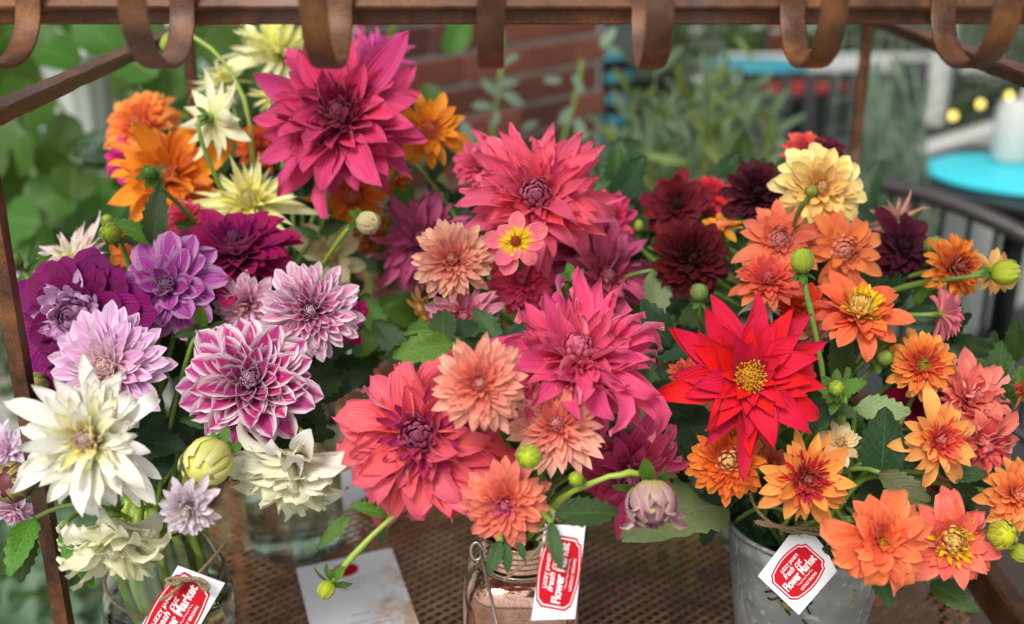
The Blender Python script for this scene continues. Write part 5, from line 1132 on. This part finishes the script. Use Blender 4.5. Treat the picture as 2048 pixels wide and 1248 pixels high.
e = at(953, 1098, .87)-jc
mb.tube(bez([(-.0375, 0, .1515), (-.046, -.02, .147), e, e+Vector((.001, -.004, -.01))], 8), .0012, 8)
mb.tube([e+Vector((cos(a)*.0045, sin(a)*.002-.003, sin(a)*.007)) for a in [2*pi*k/16 for k in range(17)]], .0013, 8)
mb.tube(bez([e+Vector((.003, -.005, .003)), at(975, 1160, .815)-jc, at(1003, 1290, .79)-jc], 14), .0013, 8)
link('wire_bail', mesh_from('wire_bail', mb.V, mb.F, STEELW), jar, Matrix.Translation(jc))
# bucket
bc, br = VASE['bucket']; bc = Vector((bc.x, bc.y, .001)); bkt = empty('bucket', bc); tag(bkt, 'galvanised metal bucket with scratches and a bee motif', 'bucket')
m, t, b = newmat('galvanised'); tc = nd(t, 'ShaderNodeTexCoord'); n1 = noise(t, 16, 5, tc.outputs['Object']); 
mp = nd(t, 'ShaderNodeMapping'); mp.inputs['Rotation'].default_value = (.3, .5, .8); mp.inputs['Scale'].default_value = (55, 300, 90); t.links.new(tc.outputs['Object'], mp.inputs[0]); n2 = noise(t, 1, 2, mp.outputs[0], .4)
c = ramp(t, n1.outputs[0], [(.3, lin('6c7070')), (.5, lin('868b8a')), (.72, lin('a4a8a7'))]).outputs[0]
sc = maprange(t, n2.outputs[0], .6, .68); c = mix(t, math_(t, 'MULTIPLY', sc, .7), c, lin('c9cbc6'))
vo = nd(t, 'ShaderNodeTexVoronoi'); vo.inputs['Scale'].default_value = 60; t.links.new(tc.outputs['Object'], vo.inputs['Vector']); bw = nd(t, 'ShaderNodeRGBToBW'); t.links.new(vo.outputs['Color'], bw.inputs[0]); c = mix(t, .10, c, bw.outputs[0])
t.links.new(c, b.inputs['Base Color']); b.inputs['Metallic'].default_value = .55; t.links.new(math_(t, 'ADD', .38, math_(t, 'MULTIPLY', n1.outputs[0], .2)), b.inputs['Roughness']); bump(t, n1.outputs[0], b, .25, .002)
GALV = m; BH = .172; rt_, rb_ = .0745, .052
mb = MB(); pr = [(.001, .004), (rb_-.004, .004), (rb_-.001, 0), (rb_, .002)]+[(rb_+(rt_-rb_)*k/8, BH*k/8) for k in range(1, 9)]+[(rt_-.0016, BH-.002)]+[(rb_+(rt_-rb_)*k/8-.0016, BH*k/8) for k in range(7, 0, -1)]+[(.001, .008)]
mb.lathe(pr, n=72); link('body', mesh_from('body', mb.V, mb.F, GALV), bkt, Matrix.Translation(bc))
mb = MB(); mb.tube([(cos(2*pi*k/64)*(rt_+.0008), sin(2*pi*k/64)*(rt_+.0008), BH) for k in range(65)], .0022, 8); link('rolled_rim', mesh_from('rolled_rim', mb.V, mb.F, GALV), bkt, Matrix.Translation(bc))
mb = MB(); s_ = at(1468, 1012, .985)-bc
mb.tube([s_, at(1352, 966, 1.03)-bc], .004, 8); link('handle', mesh_from('handle', mb.V, mb.F, simple('dark_handle', '38302c', .5, .4)), bkt, Matrix.Translation(bc))
# bee motif raised on the bucket wall
def onbucket(px, py, off=.001):
    r = FW + (px-1024)/FPX*RT - (py-624)/FPX*UP; lo, hi = .7, 1.05
    for _ in range(60):
        d = (lo+hi)/2; p = C0+r*d; z = p.z-bc.z; R = rb_+(rt_-rb_)*max(0, min(1, z/BH))+off
        if hypot(p.x-bc.x, p.y-bc.y) > R and p.y < bc.y: lo = d
        else: hi = d
    return C0+r*hi
INK = simple('dark_print', '23261f', .5)
bee = MB()
for pts in ([(1560,1195),(1545,1200),(1535,1196)], [(1558,1190),(1545,1182),(1530,1184)], [(1632,1185),(1642,1180),(1640,1170)], [(1625,1205),(1612,1213),(1620,1228)], [(1605,1240),(1614,1250),(1618,1262)], [(1560,1200),(1572,1222),(1580,1230)]):
    bee.tube([onbucket(*p)-bc for p in pts], .0009, 6)
link('bee_leg', mesh_from('bee_leg', bee.V, bee.F, INK), bkt, Matrix.Translation(bc))
bb = MB(); p0, p1 = onbucket(1562, 1202)-bc, onbucket(1584, 1220)-bc
bb.tube([p0.lerp(p1, k/8) for k in range(9)], [.0008+.0030*sin(pi*(k+.3)/8.6) for k in range(9)], 10); link('bee_abdomen', mesh_from('bee_abdomen', bb.V, bb.F, simple('brassy_print', '8c8a48', .4, .5)), bkt, Matrix.Translation(bc))
# ---- paper tags
PAPER = simple('white_card', 'cfcfd4', .6, 0, 90, .04, .1); RED = simple('red_print', 'b4081e', .7, 0, 60, .08, .02, spec=.15); LETTER = simple('white_print', 'f4dfe0', .6); PINKP = simple('pink_outline', 'c85a70', .6)
def text_mesh(body, size, bold=0.0, shear=0.0):
    cu = bpy.data.curves.new('t', 'FONT'); cu.body = body; cu.size = size; cu.align_x = 'CENTER'; cu.align_y = 'CENTER'; cu.offset = bold; cu.shear = shear; cu.resolution_u = 3
    o = bpy.data.objects.new('t', cu); COL.objects.link(o); dg = bpy.context.evaluated_depsgraph_get(); dg.update()
    me = o.evaluated_get(dg).to_mesh(); V = [tuple(v.co) for v in me.vertices]; F = [tuple(p.vertices) for p in me.polygons]
    o.evaluated_get(dg).to_mesh_clear(); bpy.data.objects.remove(o); bpy.data.curves.remove(cu); return V, F
def emblem_outline(w_, h_):            # plaque with notched corners and bulging long sides
    P = []; n = .13*h_
    for k in range(13): q = k/12; P.append((-w_/2+n*1.2+(w_-2.4*n)*q, -h_/2-.10*h_*sin(pi*q)))
    for k in range(1, 5): a = pi/2*k/4; P.append((w_/2-n*1.2+n*.9*(1-cos(a))+.001*0, -h_/2+n*.9*sin(a)))
    P.append((w_/2, -h_/2+n*1.3)); P.append((w_/2, h_/2-n*1.3)); 
    R = P[:]; out = R+[(x, -y) for x, y in R[::-1][2:]]
    left = [(-w_/2, h_/2-n*1.3), (-w_/2, -h_/2+n*1.3)]
    l2 = [(-w_/2+n*.9*(cos(a))+n*.3*0, h_/2-n*.9+n*.9*(1-sin(a))*0+ n*.0) for a in ()]
    return out+[(-w_/2+n*.3, h_/2-n*.9), *left, (-w_/2+n*.3, -h_/2+n*.9)]
def paper_tag(label, TL, TR, BR, BL, ec, ew, eh, xdir, hole=None, bend=0.0, corner=None):
    """corners are world points; ec emblem centre; xdir the reading direction"""
    c = (TL+TR+BR+BL)/4; t_ = empty('paper_tag', c); tag(t_, label, 'paper tag')
    n = (TR-TL).cross(BL-TL).normalized()
    if n.dot(C0-c) < 0: n = -n
    x = (xdir-n*xdir.dot(n)).normalized(); y = n.cross(x)
    ec = ec-n*((ec-c).dot(n))
    def P(u, v, z=0): return ec+x*u+y*v+n*z
    poly = [p-n*((p-c).dot(n)) for p in (corner or [TL, TR, BR, BL])]
    # card with thickness
    V = [p-c for p in poly]+[p-c-n*.0005 for p in poly]; k = len(poly)
    mb = MB(); mb.add(V, [tuple(range(k)), tuple(range(k, 2*k))[::-1]]+[(i, i+k, (i+1) % k+k, (i+1) % k) for i in range(k)])
    link('card', mesh_from('card', mb.V, mb.F, PAPER, None, False), t_, Matrix.Translation(c))
    for nm, s_, z, mt in (('outline', 1.06, .00025, RED), ('inner_line', 1.0, .0004, LETTER), ('plaque', .955, .00055, RED)):
        o_ = emblem_outline(ew*s_, eh*(s_ if s_ < 1.01 else 1.08)); mb = MB(); V = [P(u, v, z)-c for u, v in o_]; cc_ = P(0, 0, z)-c
        mb.add(V+[cc_], [(i, (i+1) % len(V), len(V)) for i in range(len(V))]); link(nm, mesh_from(nm, mb.V, mb.F, mt, None, False), t_, Matrix.Translation(c))
    for body, sz, vy, bold, sh, sx, mt in (("LIZZY JANE'S", .14, .36, .004, 0, .72, LETTER), ('fresh cut', .26, .185, .005, .35, 1.0, LETTER), ('Flower Market', .30, -.06, .009, 0, .98, LETTER), ('LOCALLY GROWN', .115, -.42, .003, 0, .72, LETTER)):
        V, F = text_mesh(body, sz*eh, bold*eh, sh); xs = [v[0] for v in V]; wdt = max(xs)-min(xs); mid = (max(xs)+min(xs))/2
        tgt = ew*{'LI': .50, 'fr': .50, 'Fl': .88, 'LO': .46}[body[:2]]; k_ = tgt/wdt
        off = {'fr': -.04*ew}.get(body[:2], 0)
        ky = 1.0 if body[:2] != 'Fl' else 1.25
        mb = MB(); mb.add([P((v[0]-mid)*k_+off, v[1]*ky+vy*eh, .0009)-c for v in V], F); link('lettering', mesh_from('lettering', mb.V, mb.F, mt, None, False), t_, Matrix.Translation(c))
    sq_ = MB(); pts = [P(-.22*ew+.44*ew*k/40, -.265*eh+.028*eh*sin(k*1.7)+.012*eh*sin(k*.6), .001)-c for k in range(41)]; sq_.tube(pts, .00022, 4); link('flourish', mesh_from('flourish', sq_.V, sq_.F, LETTER), t_, Matrix.Translation(c))
    return t_
d = .775
paper_tag('upright white paper tag hanging from the copper jar', at(1090,1048,.785), at(1171,1052,.785), at(1150,1238,.775), at(1062,1241,.775), at(1118,1145,.7785), .137*.778/2.150, .066*.778/2.150, at(1130,1090,.78)-at(1112,1190,.78))
d = .835
paper_tag('slanted white paper tag tied to the glass vase', at(356,1131,d), at(450,1166,d), at(377,1290,d-.01), at(280,1255,d-.01), at(352,1228,d-.004), .150*.83/2.15, .074*.83/2.15, at(450,1166,d)-at(377,1290,d-.01))
tl = [at(1516,1152,.905), at(1580,1070,.91), at(1608,1068,.912), at(1632,1073,.912), at(1652,1100,.91), at(1673,1143,.905), at(1598,1230,.895)]
paper_tag('diamond hung white paper tag on the galvanised bucket', tl[0], tl[3], tl[5], tl[6], at(1597,1143,.904), .100*.905/2.15, .064*.905/2.15, at(1640,1090,.905)-at(1560,1178,.905), corner=tl)
a0, a1, a2, a3 = at(648,690,1.09), at(702,690,1.10), at(704,775,1.09), at(652,780,1.08)
paper_tag('white tag with red print tied to the rear left vase', a0, a1, a2, a3, at(677,735,1.088), .075*1.09/2.15, .034*1.09/2.15, a1-a2)
# ---- twine
def tw(label, paths, r=.0011):
    t_ = empty('twine', paths[0][0]); tag(t_, label, 'twine')
    for p in paths:
        mb = MB(); twine(mb, [q-t_.location for q in p], r); o = link('cord', mesh_from('cord', mb.V, mb.F, TWINE), t_, Matrix.Translation(t_.location)); o['kind'] = 'stuff'
    return t_
ring = [Vector((vc.x+cos(a)*.0525, vc.y+sin(a)*.0525, .122+.006*sin(a*2+1))) for a in [2*pi*k/48 for k in range(49)]]
tw('jute twine tied in a bow round the glass vase', [ring, bez([at(352,1158,.83), at(330,1150,.83), at(325,1175,.825), at(362,1166,.822)], 14), bez([at(360,1160,.826), at(420,1140,.82), at(440,1195,.82), at(400,1190,.825), at(398,1160,.825)], 22), bez([at(365,1165,.825), at(345,1190,.822), at(320,1200,.822)], 12), bez([at(330,1160,.83), at(360,1150,.828), at(405,1165,.825)], 14), bez([at(338,1166,.83), at(360,1160,.824), at(395,1158,.826)], 14), bez([at(395,1150,.84), at(425,1120,.86), at(452,1085,.89)], 14)], .0014)
tw('jute twine round the neck of the copper jar', [[jc+Vector((cos(a)*.039, sin(a)*.039, .150)) for a in [2*pi*k/40 for k in range(41)]], bez([at(1075,1080,.79), at(1110,1045,.78), at(1090,1105,.775), at(1080,1085,.78)], 14), bez([at(1090,1080,.785), at(1060,1120,.79), at(1008,1160,.79)], 14), bez([at(1075,1060,.79), at(1100,1060,.775), at(1108,1030,.78)], 12)], .0013)
tw('jute twine looped over the rim of the bucket', [bez([at(1500,985,.9), at(1510,1040,.9), at(1560,1060,.9), at(1600,1068,.905)], 18), bez([at(1600,1062,.9), at(1530,1045,.9), at(1470,1025,.9), at(1515,1060,.9), at(1570,1052,.9)], 22), bez([at(1560,1055,.9), at(1600,1060,.897), at(1640,1040,.9), at(1672,1080,.9), at(1650,1100,.9)], 22), bez([at(1590,1060,.9), at(1640,1075,.897), at(1668,1060,.9), at(1660,1095,.9)], 18), bez([at(1708,1180,.9), at(1715,1200,.9), at(1700,1215,.9)], 8)], .0013)
# ---- cards lying on the shelf
def card(label, P4, th=.004, printed=True):
    c = sum(P4, Vector())/4; t_ = empty('printed_card', c); tag(t_, label, 'card')
    m, t, b = newmat('stained_card'); tc = nd(t, 'ShaderNodeTexCoord'); n1 = noise(t, 22, 6, tc.outputs['Object'], .7)
    sep = nd(t, 'ShaderNodeSeparateXYZ'); t.links.new(tc.outputs['Object'], sep.inputs[0])
    f = math_(t, 'MULTIPLY', maprange(t, n1.outputs[0], .42, .62), maprange(t, sep.outputs[0], .005, .04)) if printed else math_(t, 'MULTIPLY', n1.outputs[0], .1)
    t.links.new(mix(t, f, lin('f2f2f6'), lin('cdb092')), b.inputs['Base Color']); b.inputs['Roughness'].default_value = .5
    mb = MB(); V = [p-c for p in P4]+[p-c-Vector((0, 0, th)) for p in P4]; mb.add(V, [(0,1,2,3), (7,6,5,4)]+[(i, i+4, (i+1) % 4+4, (i+1) % 4) for i in range(4)])
    link('card', mesh_from('card', mb.V, mb.F, m, None, False), t_, Matrix.Translation(c)); return t_, c
Z = .012
K4 = [onz(593,1136,Z), onz(630,1290,Z), onz(848,1275,Z), onz(783,1095,Z)]
t_, c = card('white printed card with red oval logo lying on the mesh shelf', K4)
ux = (K4[3]-K4[0]).normalized(); uy = (K4[0]-K4[1]).normalized()
ec = onz(690, 1140, Z+.0008)
mb = MB(); V = [ec+ux*cos(a)*.0150+uy*sin(a)*.0125-c for a in [2*pi*k/36 for k in range(36)]]; mb.add(V, [tuple(range(36))]); link('oval_logo', mesh_from('oval_logo', mb.V, mb.F, RED, None, False), t_, Matrix.Translation(c))
for k, (px, py, ln) in enumerate([(712,1158,.030), (708,1168,.026), (700,1178,.020), (722,1228,.020), (740,1240,.042), (745,1249,.040)]):
    q = onz(px, py, Z+.0008); mb = MB()
    x_ = -ln/2
    while x_ < ln/2:
        w_ = random.uniform(.0008, .0022); mb.add([q+ux*(x_+a)+uy*b_-c for a, b_ in ((0, 0), (w_, 0), (w_, .0011), (0, .0011))], [(0,1,2,3)]); x_ += w_+.0006
    link('print_line', mesh_from('print_line', mb.V, mb.F, simple('grey_print', '5c5c66', .6), None, False), t_, Matrix.Translation(c))
card('plain white card half hidden under the cream and coral dahlias', [onz(590,955,Z), onz(690,1014,Z), onz(768,968,Z), onz(690,915,Z)], printed=False)
card('plain white card half hidden behind the bucket', [onz(1405,985,Z), onz(1400,1035,Z), onz(1500,1075,Z), onz(1500,985,Z)], printed=False)
# fallen petals
for lab, px, py, L, colr in (('tiny purple petal fallen on the mesh shelf left of the bucket', 1412, 1143, .012, '5c3070'), ('fallen orange petal on the mesh under the tangerine coral dahlia', 1752, 1212, .03, 'e8905c'), ('pink petal scrap lying on the mesh right of the copper jar', 1250, 1190, .011, 'd05080'), ('cream petal scrap on the mesh left of the printed card', 545, 1110, .010, 'e0d8a0'), ('brown leaf scrap on the mesh beside the bucket', 1440, 1215, .012, '6a4a28')):
    V, F, U = petal_grid(L, L*.6, (2, .7, .5), .6, .4, .05); q = onz(px, py, .003)
    o = link('fallen_petal', mesh_from('fallen_petal', V, F, petal_mat('fallen_petal', colr, 'ffffff'), U), None, Matrix.Translation(q) @ Matrix.Rotation(random.uniform(0, 6), 4, 'Z')); o.color = (*lin(colr), 1); tag(o, lab, 'petal')
